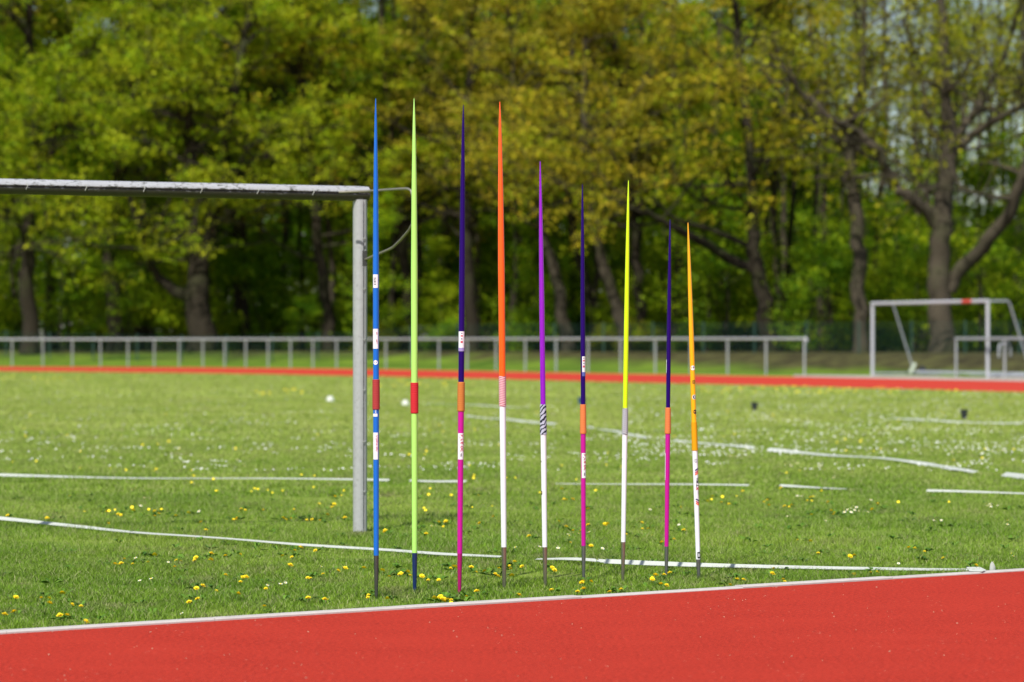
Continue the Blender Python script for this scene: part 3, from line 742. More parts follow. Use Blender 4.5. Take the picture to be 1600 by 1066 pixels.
# ------------------------------------------------------------------ flowers
M_dand = paint('dandelion_yellow', (.95, .74, .008), .7, vary=.12); M_stem = paint('flower_stem', (.12, .22, .04), .6)
M_petal = paint('daisy_white', (.74, .74, .72), .7, vary=.05)
def flower_mesh(name, kind, seed):
    r = random.Random(seed); mb = MB(); hgt = .055 if kind == 'd' else .04
    mb.tube([(0, 0, -.01), (.003, 0, hgt*.5), (0, 0, hgt)], .0016, 5, m=1)
    if kind == 'd':
        for ring, (rad, zz, n_) in enumerate([(.019, 0, 18), (.015, .004, 14), (.009, .008, 9)]):
            for k in range(n_):
                a = 2*math.pi*k/n_+r.uniform(-.1, .1)+ring; wd_ = .0042; L = rad*r.uniform(.9, 1.08)
                c_, s_ = math.cos(a), math.sin(a); z1 = hgt+zz+.002; z2 = hgt+zz+.004+r.uniform(-.002, .003)
                mb.add([(0, 0, z1-.003), (c_*L*.6+s_*wd_, s_*L*.6-c_*wd_, z1), (c_*L, s_*L, z2), (c_*L*.6-s_*wd_, s_*L*.6+c_*wd_, z1)], [(0, 1, 2, 3)])
    else:
        for k in range(11):
            a = 2*math.pi*k/11; wd_ = .003; L = .012; c_, s_ = math.cos(a), math.sin(a)
            mb.add([(0, 0, hgt), (c_*L*.6+s_*wd_, s_*L*.6-c_*wd_, hgt+.001), (c_*L, s_*L, hgt+.002), (c_*L*.6-s_*wd_, s_*L*.6+c_*wd_, hgt+.001)], [(0, 1, 2, 3)])
        mb.tube([(0, 0, hgt), (0, 0, hgt+.003)], .0042, 8, m=2)
    o = mb.build(name, [M_dand if kind == 'd' else M_petal, M_stem, M_dand], smooth=False); me = o.data; bpy.data.objects.remove(o); return me
def tape_y(px, which):
    if which == 1: return float(np.interp(px, [0, 230, 600, 780, 990, 1540, 1600], [811, 833, 857, 870, 880, 888, 888]))
    return float(np.interp(px, [0, 610, 870, 1320, 1600], [743, 750, 754, 763, 771]))
def zone(px, gy):
    zx = ('by the left edge' if px < 180 else 'midway from left edge to goal post' if px < 370 else 'just left of the goal post' if px < 552 else 'between goal post and lime javelin' if px < 648 else 'between lime and orange javelins' if px < 787 else
          'between orange and middle indigo javelins' if px < 912 else 'between middle and shortest indigo javelins' if px < 1042 else 'by the right edge' if px > 1420 else 'below the railing end' if px > 1230 else 'just right of the amber javelin' if px > 1092 else 'between shortest indigo and amber javelins')
    zy = 'near the kerb, before the nearest tape' if gy > tape_y(px, 1) else 'between first and second tape' if gy > tape_y(px, 2) else 'beyond the second tape'
    return zy+', '+zx
dmesh = [flower_mesh('dandelion', 'd', s) for s in range(4)]; wmesh = [flower_mesh('daisy', 'w', s) for s in range(2)]
D = []
for u, v in [(295,35),(40,122),(195,137),(440,103),(440,157),(500,112),(490,118),(553,105),(648,110),(640,118),(655,104),(737,122),(780,108),(845,145),(855,180),(985,132),(968,134),(1000,131),(1010,88),(1018,92),(1005,97),(1103,96),(1178,130),(1165,133),(1220,90),(1220,128),(1275,132),(1330,65),(1358,118),(1385,78),(1392,86),(1397,47),(1440,138),(1310,132),(1320,135),(1225,262),(1235,259),(1325,262),(1185,282),(1225,285),(985,275),(945,290),(870,285),(645,280),(640,286),(618,310),(750,303),(745,296),(830,298),(822,302),(855,306),(862,300),(732,330),(515,325),(465,327),(558,318),(520,297),(930,372),(1010,377),(1004,371),(1000,390),(1195,332),(1290,370),(1305,372),(1355,355),(1390,345),(1427,337),(1513,345),(1580,348),(820,420),(826,414),(888,422),(1110,418),(975,450),(835,468),(798,482),(1285,463),(1350,478),(1097,495),(1543,445),(1538,452),(55,460),(175,457),(190,454),(185,495),(262,448),(268,441),(280,482),(333,495),(75,525),(5,543),(258,547),(270,543),(335,557),(300,580),(325,577)]:
    D.append((u/2.667, 760+v/2.667))
for u, v in [(265,180),(310,175),(320,182),(300,190),(318,168),(20,230),(8,222),(207,238),(475,40),(560,147),(885,12),(915,65),(928,70),(905,62),(1020,110),(1090,190),(1125,192),(1035,200),(1270,180),(1285,203),(1330,203),(1210,235),(955,218),(985,215),(740,255),(920,270),(895,208),(1030,297),(1470,97),(1490,228),(1445,262),(1398,288),(500,187),(860,165),(323,398),(333,395),(345,410),(430,408),(445,415),(20,440),(75,435),(88,430),(120,438),(222,462),(278,457),(178,445),(100,430),(570,400),(636,388),(648,385),(628,408),(700,395),(535,435),(565,440),(578,436),(645,445),(525,422),(825,402),(840,420),(270,565),(280,570),(300,548),(312,552),(330,560),(342,556),(345,566),(255,560),(400,540),(408,565),(472,535),(650,542),(20,553),(1000,478),(1012,470),(995,485),(1010,525),(965,525),(1195,510),(1170,520),(1135,520),(1335,460),(1350,457),(1362,455),(1395,443),(1435,422),(1440,430),(1385,495),(1395,490),(850,518)]:
    D.append((600+u/3.2, 760+v/3.2))
for u, v in [(45,48),(15,72),(97,76),(125,85),(323,65),(320,95),(287,70),(415,98),(435,92),(425,95),(520,65),(533,61),(543,67),(637,78),(650,128),(658,133),(635,122),(535,135),(595,12),(860,85),(860,120),(570,328),(717,345),(755,343),(1047,310),(1040,303),(1097,318),(1210,345),(1335,395),(365,398),(325,438),(158,452),(150,455),(185,463),(120,483),(388,467),(395,463),(727,433),(722,440),(843,427),(850,422),(836,431),(980,438),(530,268),(475,260),(400,5),(200,20)]:
    D.append((1100+u/3.2, 760+v/3.2))
rr = random.Random(8)
def put(me, px, py, hz, name, labelk, cat, grp, smin, smax):
    p = gp(px, py, hz)
    if kerb_side(p.x, p.y) < .006: return
    o = bpy.data.objects.new(name, me); COL.objects.link(o); o.location = (p.x, p.y, 0)
    o.rotation_euler = (rr.uniform(-.1, .5), rr.uniform(-.35, .35), rr.uniform(-3, 3)); o.rotation_mode = 'ZYX' if False else 'XYZ'
    o.rotation_euler.x += .15; s = rr.uniform(smin, smax); o.scale = (s, s, s)
    tag(o, labelk+' '+zone(px, gp_row(p)), cat, grp)
def gp_row(p): return CY+F*H/p.y
for (px, py) in D: put(rr.choice(dmesh), px, py, .042, 'dandelion', 'yellow dandelion', 'dandelion', 'yellow dandelions in the grass', .55, .98)
# daisies
W = []
for u, v in [(573,290),(1035,315),(1330,322),(30,518),(38,515),(773,513),(640,382),(588,382),(840,98),(583,75),(600,42),(615,46),(555,10),(570,6),(700,305),(1120,390),(1135,395),(1165,403),(1190,385),(1215,372),(1105,400),(455,512),(463,508)]:
    W.append((u/2.667, 760+v/2.667))
for u, v in [(232,192),(620,303),(663,301),(505,85),(520,90),(650,187),(770,292),(868,303),(920,228),(945,228),(945,240),(968,225),(1015,225),(1040,218),(1053,222),(1060,212),(1040,230),(1080,302),(1335,105),(1325,110),(1480,182),(1505,90),(1350,235),(1400,353),(1055,362),(985,188),(1018,200)]:
    W.append((600+u/3.2, 760+v/3.2))
for u, v in [(700,108),(712,118),(725,105),(740,98),(752,92),(765,100),(775,108),(748,112),(762,118),(732,122),(800,115),(815,117),(825,112),(780,95),(705,125),(598,160),(425,140),(372,133),(343,230),(1047,133),(1088,150),(1145,157),(1188,160),(1352,172),(1420,82),(1430,90),(1436,84),(1418,92),(1470,87),(1528,168),(1547,152),(1585,148),(1513,182),(1327,328),(1362,340),(1545,325),(1540,340),(830,65),(970,370),(480,40),(470,45),(1440,88),(740,108),(770,112)]:
    W.append((1100+u/3.2, 760+v/3.2))
for (cx, cy, sx_, sy_, n_) in [(1240, 715, 70, 12, 22), (1480, 700, 90, 8, 34), (1570, 702, 30, 6, 14), (1300, 732, 60, 12, 20), (1150, 712, 30, 6, 12), (660, 700, 60, 30, 10), (350, 690, 120, 40, 14), (1160, 690, 80, 20, 10)]:
    for _ in range(n_): W.append((rr.gauss(cx, sx_*.5), rr.gauss(cy, sy_*.5)))
for (px, py) in W: put(rr.choice(wmesh), px, py, .045, 'daisy', 'white daisy', 'daisy', 'white daisies in the grass', .75, 1.1)
# flat leaf rosettes of dandelion and plantain in the near lawn
n = NB('weed_leaf'); M_weed = n.col(n.mix(n.island(), (.045, .12, .010), (.12, .24, .025)), .6, 0, .2)
rw = np.random.default_rng(61); cw = [gp(px_, py_, .02) for px_, py_ in D]+[Vector((x_, y_, 0)) for x_, y_ in zip(rw.uniform(-4, 5, 260), rw.uniform(12.8, 24, 260))]
WV = []
for q in cw:
    if kerb_side(q.x, q.y) < .05: continue
    for k in range(rw.integers(4, 8)):
        a = rw.uniform(0, 6.28); L = rw.uniform(.03, .075); wv = rw.uniform(.006, .012); z1 = rw.uniform(.018, .038)
        c_, s_ = math.cos(a), math.sin(a)
        WV += [(q.x, q.y, .008), (q.x+c_*L*.6+s_*wv, q.y+s_*L*.6-c_*wv, z1), (q.x+c_*L, q.y+s_*L, z1*.8), (q.x+c_*L*.6-s_*wv, q.y+s_*L*.6+c_*wv, z1)]
o_ = np_mesh('weeds', np.array(WV), np.arange(len(WV)).reshape(-1, 4), M_weed); tag(o_, 'flat green leaves of dandelion and plantain in the near lawn', 'weeds', kind='stuff')
# distant daisies and dandelions nobody could count
def mass(name, N, y0, y1, seed, thr, size, mat, hz, label, boxes=None):
    r = np.random.default_rng(seed); x = r.uniform(-1, 1, N)*.18; row = r.uniform(y0, y1, N); y = F*(H-hz)/(row-CY); x = x*y
    nz = smooth_noise(x, y, seed+1, 1.5)+.6*smooth_noise(x, y, seed+2, 4.0)+.5*r.normal(0, 1, N)*.5; ok = nz > thr
    iy = np.interp(x, [p.x for p in ri], [p.y for p in ri]); ok &= y < iy-.5
    if boxes:
        ok2 = np.zeros(N, bool)
        for (a, b, c_, d_2) in boxes: px = CX+F*x/y; ok2 |= (px > a) & (px < b) & (row > c_) & (row < d_2)
        ok &= ok2
    x, y = x[ok], y[ok]; n_ = len(x); s = size*r.uniform(.6, 1.3, n_); tilt = r.uniform(.1, .9, n_); ph = r.uniform(0, 6, n_)
    Vv = np.zeros((n_, 6, 3)); 
    for k in range(6):
        a = ph+k*math.pi/3; Vv[:, k, 0] = x+np.cos(a)*s; Vv[:, k, 1] = y+np.sin(a)*s*np.cos(tilt); Vv[:, k, 2] = hz+np.sin(a)*s*np.sin(tilt)
    Fc = np.arange(n_*6).reshape(n_, 6); o = np_mesh(name, Vv.reshape(-1, 3), Fc, mat); tag(o, label, name, kind='stuff'); return n_
mass('daisies', 7000, 592, 735, 21, .55, .0078, M_petal, .045, 'scattered white daisies across the middle and far lawn')
mass('daisies', 6000, 592, 722, 31, -.1, .0092, M_petal, .045, 'thick white daisies over the right half of the far lawn', boxes=[(980, 1640, 592, 712)])
mass('dandelions', 5000, 584, 640, 41, .3, .020, M_dand, .05, 'yellow dandelions along the far grass edge', boxes=[(0, 140, 588, 597), (400, 480, 606, 615), (560, 740, 592, 606), (1090, 1500, 603, 613)])
mass('dandelions', 700, 640, 800, 44, .8, .011, M_dand, .05, 'sparse yellow dandelions in the middle of the lawn')

# ------------------------------------------------------------------ trees
BK_dark = barkmat('dark_bark', (.014, .011, .007), (.040, .032, .020)); BK_pale = barkmat('pale_bark', (.035, .029, .020), (.095, .078, .052))
LF = {'green': leafmat('leaf_green', (.185, .300, .006), (.340, .470, .012), .5),
      'lime': leafmat('leaf_lime', (.270, .350, .008), (.460, .540, .018), .5),
      'olive': leafmat('leaf_olive', (.245, .300, .008), (.410, .450, .016), .5),
      'gold': leafmat('leaf_gold', (.330, .280, .012), (.560, .460, .028), .45),
      'brown': leafmat('leaf_brown', (.225, .210, .014), (.400, .355, .028), .45),
      'deep': leafmat('leaf_deep', (.080, .190, .006), (.165, .310, .010), .5),
      'sun': leafmat('leaf_yellowgreen', (.20, .22, .006), (.40, .38, .014), .45)}
def leaves(centres, per, sig, size, rs, flat=.42):
    c = np.repeat(np.array(centres), per, axis=0); N = len(c)
    sg = np.array([sig, sig, sig*flat]); p = c+rs.normal(0, 1, (N, 3))*sg
    u = rs.normal(0, 1, (N, 3)); u /= np.linalg.norm(u, axis=1)[:, None]
    w_ = rs.normal(0, 1, (N, 3)); w_ -= u*(u*w_).sum(1)[:, None]; w_ /= np.linalg.norm(w_, axis=1)[:, None]
    s = size*rs.uniform(.6, 1.35, N)[:, None]
    V_ = np.stack([p-u*s*.5, p+w_*s*.32, p+u*s*.5, p-w_*s*.32], 1).reshape(-1, 3)
    return V_, np.arange(N*4).reshape(N, 4)
def tree(name, loc, limbs, label, leaf, bark, seed, nbr=14, blen=4.5, per=26, sig=.55, size=.22, height=20, low=4.5, depth=3, cat='tree', group=None, nfrac=.35, spread=1.0, sway=.35, drop=0.0, gaps=.38):
    """limbs: polylines [(x,y,z,r), ...] relative to loc"""
    rs = np.random.default_rng(seed); rd = random.Random(seed); mb = MB(); tips = []
    def br(p, dirv, L, r, lev):
        n_ = 5; pts = [p]; d = dirv.normalized(); q = p
        for i in range(n_):
            d = (d+Vector((rd.gauss(0, 1), rd.gauss(0, 1), rd.gauss(0, 1)))*sway*.5+Vector((0, 0, .06-drop))).normalized(); q = q+d*L/n_; pts.append(q)
            if q.z < low*.75: q.z = low*.75+rd.uniform(0, .3)
        mb.tube(pts, [r*(1-.8*i/n_) for i in range(n_+1)], 6 if lev > 1 else 7, cap=False)
        if lev >= depth: tips.append(pts[-1]); tips.append(pts[-3]); return
        if lev == 2 and rd.random() < gaps: return
        for i in range(2, n_+1):
            for _ in range(rd.choice((1, 1, 2))):
                s = Vector((rd.gauss(0, 1), rd.gauss(0, 1), rd.gauss(0, .4))).normalized()
                br(pts[i], (d*.7+s*.9), L*rd.uniform(.38, .58), r*.45, lev+1)
        tips.append(pts[-1])
    for lb in limbs:
        P = [Vector(q[:3]) for q in lb]; R = [q[3] for q in lb]
        # soften the polyline
        N = max(4, len(P)*4); Ls = [0]
        for i in range(1, len(P)): Ls.append(Ls[-1]+(P[i]-P[i-1]).length)
        Q = []; RR = []
        for k in range(N+1):
            t = Ls[-1]*k/N; Q.append(Vector([float(np.interp(t, Ls, [q[a] for q in P])) for a in range(3)])); RR.append(float(np.interp(t, Ls, R)))
        for _ in range(2): Q = [Q[0]]+[(Q[i-1]+Q[i]*2+Q[i+1])/4 for i in range(1, len(Q)-1)]+[Q[-1]]
        for i in range(1, len(Q)-1): Q[i] = Q[i]+Vector((rd.gauss(0, 1), rd.gauss(0, 1), 0))*min(.10, RR[i]*.25)
        mb.tube(Q, RR, 12, cap=True)
        nb = max(2, int(nbr*Ls[-1]/18))
        for _ in range(nb):
            t = rd.uniform(.1, 1.0); i = t*N; i0 = int(i); p = Q[i0].lerp(Q[min(i0+1, N)], i-i0)
            if p.z < low: continue
            a = rd.uniform(0, 2*math.pi); hf = (p.z-low)/max(1, height-low)
            dirv = Vector((math.cos(a)*spread, math.sin(a)*spread, rd.uniform(-.10, .45)+.5*hf))
            L = blen*(1-.45*hf)*rd.uniform(.7, 1.15)
            br(p, dirv, L, min(RR[min(i0, N)]*.5, .11), 1)
        if Q[-1].z > low: tips.append(Q[-1])
    root = empty(name, loc, label=label, cat=cat, group=group)
    mb.build('trunk', bark, root)
    Vv, Fc = leaves([tuple(t) for t in tips], per, sig, size, rs)
    mats = leaf if isinstance(leaf, (list, tuple)) else [leaf]
    mi = None
    if len(mats) > 1:
        cl = rs.choice(len(mats), len(tips), p=[1-nfrac]+[nfrac/(len(mats)-1)]*(len(mats)-1)); mi = np.repeat(cl, per)
    np_mesh('crown', Vv, Fc, mats, root, mi)
    return root
def px_limbs(d, lists, loc):
    """limb rows given as (px, py, radius px, depth offset)"""
    out = []
    for l in lists:
        o = []
        for q in l:
            dz = q[3] if len(q) > 3 else 0; p = at(q[0], q[1], d+dz)-loc; o.append((p.x, p.y, p.z, q[2]*d/F))
        out.append(o)
    return out
def base(px, d):
    x = (px-CX)*d/F; return Vector((x, d, gz(x, d)-.05))
FG = []
def ftree(px, d, lists, label, leaf, bark, seed, **k):
    loc = base(px, d); lm = px_limbs(d, lists, loc)
    for l in lm[:1]: l.insert(0, (0, 0, 0, l[0][3]*1.25))
    r = tree('tree', loc, lm, label, leaf, bark, seed, group='tall trees along the edge of the wood', **k); FG.append(r); return r
g_, l_, o_l, gd_, bn, dp, sn = (LF[k] for k in ('green', 'lime', 'olive', 'gold', 'brown', 'deep', 'sun'))
ftree(-60, 163, [[(-58, 500, 13), (-50, 300, 10), (-45, 100, 8), (-40, -120, 3)]], 'dense olive green tree cut by the left edge', [g_, l_, o_l], BK_dark, 101, nbr=26, per=15, sig=.30, size=.205, low=5, blen=6.5)
ftree(45, 161, [[(47, 510, 13), (40, 380, 11), (55, 200, 8, 2), (45, 0, 6), (40, -140, 3)]], 'dark trunked tree with lime low leaves, near left end of railing', [g_, l_, o_l], BK_dark, 102, nbr=30, per=15, sig=.30, size=.205, low=4.6, blen=6.5, nfrac=.5)
ftree(180, 162, [[(182, 510, 12), (170, 400, 10), (195, 200, 9), (205, 40, 7), (210, -140, 3)]], 'dark upright tree with drooping lime leaves above the goal crossbar', [g_, l_], BK_dark, 103, nbr=30, per=15, sig=.30, size=.205, low=4.6, blen=6.5, nfrac=.5)
ftree(315, 160, [[(312, 500, 20), (308, 455, 19), (305, 380, 13), (295, 230, 9), (290, 60, 7), (280, -120, 3)],
      [(308, 470, 11), (270, 455, 9), (240, 425, 7), (222, 370, 5, -2), (200, 300, 4, -3)],
      [(310, 440, 10), (328, 370, 10), (350, 240, 8, -1), (375, 100, 6, -2), (400, -40, 3)]], 'broad oak with several trunks forking low, left of the goal post', [o_l, g_, l_], BK_dark, 104, nbr=26, per=15, sig=.30, size=.205, low=4.8, blen=6.5, nfrac=.5)
ftree(382, 166, [[(382, 500, 7), (378, 380, 6.5), (384, 200, 5), (390, 0, 3)]], 'slim straight tree right of the multi trunk oak', [g_], BK_dark, 105, nbr=24, per=12, sig=.34, size=.205, low=5.5, blen=4.5)
ftree(516, 162, [[(512, 500, 9), (500, 410, 8), (490, 280, 7), (470, 120, 6), (450, -60, 3)]], 'slender dark tree with golden green leaves, just left of the goal post', [l_, o_l, gd_], BK_dark, 106, nbr=32, per=15, sig=.30, size=.205, low=4.6, blen=6.5, nfrac=.6)
ftree(640, 163, [[(640, 500, 8), (632, 400, 8), (615, 260, 6), (600, 100, 5), (590, -80, 3)]], 'olive leaved tree behind the lime javelin', [o_l, g_, l_], BK_dark, 107, nbr=30, per=15, sig=.30, size=.205, low=4.8, blen=6.2, nfrac=.5)
ftree(735, 160, [[(735, 500, 11), (728, 400, 10), (722, 260, 8), (735, 120, 7), (745, -80, 3)]], 'brown leaved tree behind the tallest indigo javelin', [bn, o_l, gd_], BK_dark, 108, nbr=30, per=15, sig=.30, size=.205, low=5.2, blen=6.2, nfrac=.4)
ftree(888, 154, [[(886, 510, 10), (872, 440, 9), (850, 380, 8), (838, 290, 7), (820, 210, 6), (800, 90, 5), (790, -60, 3)]], 'pale leaning tree behind the gap between violet and middle indigo javelins', [bn, gd_, o_l], BK_pale, 109, nbr=30, per=15, sig=.30, size=.205, low=6.2, blen=6, nfrac=.35)
ftree(935, 156, [[(935, 515, 8), (915, 450, 7), (900, 370, 6), (880, 260, 5), (860, 120, 4)]], 'thin leaning tree behind the middle indigo javelin', [bn, o_l], BK_dark, 110, nbr=24, per=12, sig=.34, size=.205, low=6.2, blen=4.5)
ftree(976, 152, [[(974, 510, 10), (955, 450, 9), (935, 390, 8), (925, 320, 7), (910, 220, 6), (915, 100, 5), (910, -60, 3)]], 'leaning pale trunk tree just left of the neon yellow javelin foot', [bn, gd_, o_l], BK_pale, 111, nbr=32, per=15, sig=.30, size=.205, low=6.2, blen=6, nfrac=.5)
ftree(1003, 154, [[(1003, 510, 8), (995, 420, 8), (990, 330, 7), (975, 210, 6), (960, 60, 4)]], 'straight brownish tree between neon yellow and shortest indigo javelins', [gd_, bn], BK_dark, 112, nbr=26, per=12, sig=.34, size=.205, low=6.8, blen=5.5)
ftree(1200, 148, [[(1199, 510, 14), (1190, 450, 12), (1180, 380, 11), (1176, 290, 8), (1165, 180, 7), (1150, 40, 6), (1140, -100, 3)],
      [(1188, 425, 8), (1140, 405, 8), (1105, 382, 7, -1), (1060, 358, 6, -2), (1015, 335, 4, -3), (975, 300, 3, -4)],
      [(1183, 390, 5), (1140, 370, 5), (1100, 355, 4), (1055, 345, 3, -1), (1020, 310, 2, -2)]], 'tree with long bare limbs reaching left and golden leaves above', [gd_, o_l, sn], BK_dark, 113, nbr=26, per=12, sig=.34, size=.205, low=6.4, blen=6.5, nfrac=.55)
ftree(1225, 154, [[(1222, 505, 8), (1214, 430, 7), (1208, 330, 6), (1212, 180, 5), (1220, 40, 3)]], 'thin tree close behind the long limbed tree', [sn, o_l], BK_pale, 114, nbr=20, per=12, sig=.34, size=.205, low=7, blen=4)
ftree(1345, 142, [[(1344, 520, 11), (1342, 430, 11), (1336, 330, 11), (1326, 240, 9), (1332, 170, 7), (1352, 120, 5), (1350, 0, 4)],
      [(1330, 270, 5), (1345, 215, 4), (1350, 170, 3.5), (1340, 120, 3)],
      [(1328, 235, 6), (1290, 205, 5), (1262, 165, 5, -1), (1232, 112, 4, -2), (1180, 95, 3, -3)]], 'bare straight trunk left of the small white goal with sparse yellow leaves', [sn, o_l], BK_pale, 115, nbr=15, per=3, low=7, blen=5, sig=.25, gaps=.35, size=.22)
ftree(1472, 140, [[(1472, 515, 19), (1470, 430, 17), (1472, 350, 16), (1478, 300, 15), (1488, 225, 13), (1478, 150, 9), (1472, 60, 8), (1470, -80, 4)],
      [(1470, 365, 12), (1448, 328, 10), (1420, 308, 9, -1), (1395, 285, 8, -1), (1372, 235, 7, -2), (1340, 205, 6, -2), (1300, 190, 5, -3), (1265, 150, 4, -3)],
      [(1484, 455, 9), (1500, 420, 11), (1540, 385, 11, -1), (1575, 335, 10, -2), (1600, 270, 9, -3), (1640, 180, 6, -3)],
      [(1486, 240, 8), (1515, 215, 7), (1550, 190, 6, -1), (1600, 165, 5, -2), (1650, 130, 3, -2)],
      [(1488, 225, 7), (1515, 180, 6, 1), (1545, 140, 5, 2), (1580, 60, 4, 2), (1600, -20, 3)],
      [(1480, 240, 6), (1450, 190, 5), (1440, 110, 4), (1410, 30, 3)]], 'great spreading oak behind the small white goal with heavy dark limbs', [sn, o_l], BK_pale, 116, nbr=13, per=3, low=7.0, blen=5.5, sig=.25, gaps=.3, size=.22)
ftree(1640, 146, [[(1640, 500, 12), (1630, 350, 11), (1620, 150, 8), (1600, -60, 4)]], 'large sparse tree cut by the right edge', [sn, o_l], BK_dark, 117, nbr=14, per=3, low=6, blen=6, sig=.25, size=.22, gaps=.3)

# generic trees of the wood: a few patterns, copied
def proto_tree(seed, hgt, r0, leaf, bark, **k):
    rd = random.Random(seed); x = y = 0; P = [(0, 0, 0, r0*1.2)]
    for i in range(1, 6): x += rd.gauss(0, .35); y += rd.gauss(0, .35); P.append((x, y, hgt*i/5, r0*(1-.16*i)))
    return tree('tree', (0, 0, 0), [P], 'x', leaf, bark, seed, height=hgt, **k)
def copy_tree(o, loc, rz, s, label, group, name=None):
    c = o.copy(); COL.objects.link(c); c.location = loc; c.rotation_euler = (0, 0, rz); c.scale = (s, s, s)
    c['label'] = label; c['group'] = group
    if name: c.name = name
    for ch in list(o.children): d = ch.copy(); COL.objects.link(d); d.parent = c
    return c
dense = [proto_tree(201, 22, .28, [dp, g_], BK_dark, nbr=30, per=11, low=9.0, blen=5.0, sig=.45, size=.26),
         proto_tree(202, 24, .22, [g_, dp, o_l], BK_dark, nbr=30, per=11, low=10.0, blen=4.6, sig=.45, size=.26),
         proto_tree(203, 20, .20, [o_l, bn, dp], BK_pale, nbr=26, per=11, low=9.0, blen=4.6, sig=.45, size=.26)]
slim = [proto_tree(211, 24, .20, [sn, o_l], BK_pale, nbr=13, per=2, low=9, blen=3.5, sig=.5, size=.22),
        proto_tree(212, 22, .17, [sn, bn], BK_pale, nbr=11, per=2, low=10, blen=3.2, sig=.5, size=.22),
        proto_tree(213, 23, .16, [o_l, g_], BK_dark, nbr=13, per=3, low=8, blen=3.2, sig=.5, size=.22)]
sap = [proto_tree(221, 8.0, .07, [g_, l_], BK_dark, nbr=46, per=16, low=.9, blen=2.3, sig=.38, size=.19, depth=2),
       proto_tree(222, 11.0, .09, [g_, dp], BK_dark, nbr=46, per=16, low=1.0, blen=2.6, sig=.42, size=.20, depth=2),
       proto_tree(223, 5.5, .05, [dp, g_], BK_dark, nbr=46, per=16, low=.5, blen=2.0, sig=.35, size=.18, depth=2)]
bush = [proto_tree(231, 2.2, .04, [dp, g_], BK_dark, nbr=160, per=26, low=.15, blen=1.3, sig=.30, size=.17, depth=2),
        proto_tree(232, 1.5, .03, [g_, bn], BK_dark, nbr=160, per=24, low=.10, blen=1.1, sig=.28, size=.16, depth=2)]
used = set(); rt = random.Random(77)
ZN = [(-999, 130, 'by the left edge'), (130, 270, 'above the goal crossbar'), (270, 430, 'round the multi trunk oak'), (430, 560, 'just left of the goal post'), (560, 690, 'behind the blue and lime javelins'),
      (690, 815, 'behind the indigo and orange javelins'), (815, 950, 'behind the violet javelin'), (950, 1110, 'behind the neon yellow javelin'), (1110, 1270, 'round the long limbed tree'),
      (1270, 1410, 'left of the small white goal'), (1410, 1540, 'behind the small white goal'), (1540, 9999, 'by the right edge')]
def zname(px): return next(n_ for a, b, n_ in ZN if a <= px < b)
seen = set()
def place(protos, k, px, d, s, what, grp, name='tree'):
    loc = base(px, d); rz = rt.uniform(0, 6.28)
    for q in range(len(protos)):                     # a kind not yet used in this stretch of this rank
        lab = what[(k+q) % len(protos)]+' '+zname(px)
        if lab not in seen: k = (k+q) % len(protos); break
    else: return
    seen.add(lab)
    pr = protos[k]
    if id(pr) not in used:
        used.add(id(pr)); pr.location = loc; pr.rotation_euler = (0, 0, rz); pr.scale = (s, s, s); pr['label'] = lab; pr['group'] = grp; pr.name = name
    else: copy_tree(pr, loc, rz, s, lab, grp, name)
RK = [' in the front rank', ' in the second rank', ' in the third rank', ' in the last rank', ' at the very back']
WH = ['dark leafy wood tree', 'tall green wood tree', 'olive brown wood tree']
for row, (d0, step, x0) in enumerate([(176, 92, -110), (192, 84, -60), (212, 78, -90), (236, 64, -60)]):
    x = x0
    while x < 1190-row*20:
        px = x+rt.uniform(-26, 26); k = rt.choices([0, 1, 2], [4, 3, 1 if px < 560 else 4])[0]
        place(dense, k, px, d0+rt.uniform(-6, 6), rt.uniform(.88, 1.12), [q+RK[row] for q in WH], 'trees standing in the wood'); x += step
for row, (d0, step, x0) in enumerate([(156, 36, 1235), (168, 34, 1160), (184, 40, 1150), (205, 36, 1170), (230, 32, 1160)]):
    x = x0
    while x < 1690:
        px = x+rt.uniform(-14, 14); k = rt.randrange(3)
        place(slim, k, px, d0+rt.uniform(-5, 5), rt.uniform(.85, 1.15), [q+RK[row] for q in ('tall slender pale tree', 'thin few leaved tree', 'thin dark tree')], 'slender trees standing in the wood'); x += step
x = -70
while x < 1160:                                      # slim dark trunks between the big ones
    px = x+rt.uniform(-16, 16); place(slim, 2, px, float(np.interp(px, [0, 1160], [172, 158]))+rt.uniform(-3, 9), rt.uniform(.9, 1.15), ['tall slender pale tree at the wood edge', 'thin few leaved tree at the wood edge', 'thin dark tree at the wood edge'], 'slender trees standing in the wood'); x += 48
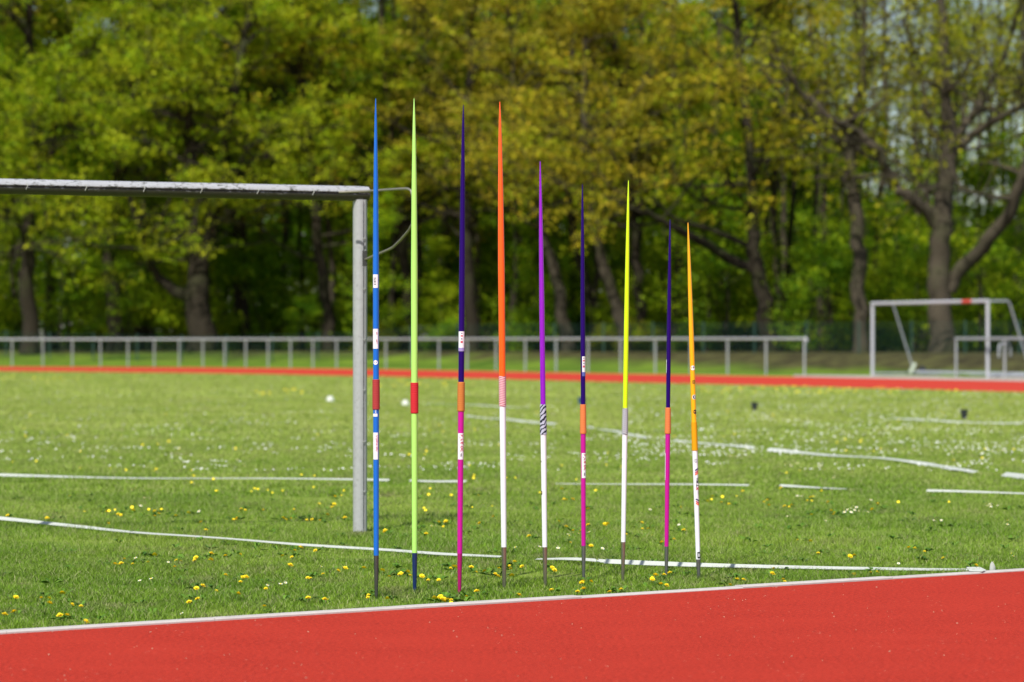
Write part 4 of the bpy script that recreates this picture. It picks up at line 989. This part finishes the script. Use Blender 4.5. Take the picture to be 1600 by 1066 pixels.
SP = ['young bushy green tree', 'taller deep green sapling', 'small bright green sapling']
for row, (d0, step, x0) in enumerate([(168, 80, -60), (180, 62, -100), (196, 54, -60), (222, 48, -80)]):
    x = x0
    while x < 1690:
        px = x+rt.uniform(-26, 26); k = rt.choices([0, 1, 2], [2, 3, 1] if px < 1100 else [3, 2, 2])[0]
        place(sap, k, px, d0-max(0, px-700)*.013+rt.uniform(-5, 5), rt.uniform(.85, 1.25), [q+RK[row] for q in SP], 'saplings under the tall trees'); x += step
x = -40                                             # young trees standing in the light under the front crowns
while x < 1690:
    px = x+rt.uniform(-20, 20); k = rt.choices([0, 1, 2], [3, 2, 2])[0]
    d_e = float(np.interp(px, [0, 900, 1200, 1600], [166, 157, 150, 143]))
    place(sap, k, px, d_e+rt.uniform(-2, 4), rt.uniform(.75, 1.05) if px > 1000 else rt.uniform(.5, .85), [q+' at the wood edge' for q in SP], 'saplings under the tall trees'); x += 50 if px > 1050 else 125
x = -60
while x < 1690:
    k = rt.randrange(2); px = x+rt.uniform(-20, 20)
    place(bush, k, px, float(np.interp(px, [0, 1600], [172, 146]))+rt.uniform(-4, 8), rt.uniform(.6, 1.1), ['dark green bush', 'low brownish bush'], 'bushes at the edge of the wood', 'bush'); x += 66
for protos in (dense, slim, sap, bush):
    for pr in protos:
        if id(pr) not in used:
            for ch in list(pr.children): bpy.data.objects.remove(ch)
            bpy.data.objects.remove(pr)
# the far side of the wood, one mass of leaves
rs = np.random.default_rng(99); cs = []
for _ in range(2600):
    px = rs.uniform(-300, 1280) if rs.uniform() < .8 else rs.uniform(1200, 1900); d = rs.uniform(255, 285)
    zmax = 26 if px < 1120 else 26-(px-1120)*.07 if px < 1330 else 11
    cs.append(((px-CX)*d/F, d, .6+rs.uniform(0, 1)**.9*max(8, zmax)))
Vv, Fc = leaves(cs, 60, 1.1, .62, rs, .8)
fw = np_mesh('far_foliage', Vv, Fc, [dp]); tag(fw, 'dark green mass of leaves at the back of the wood', 'foliage', kind='stuff')
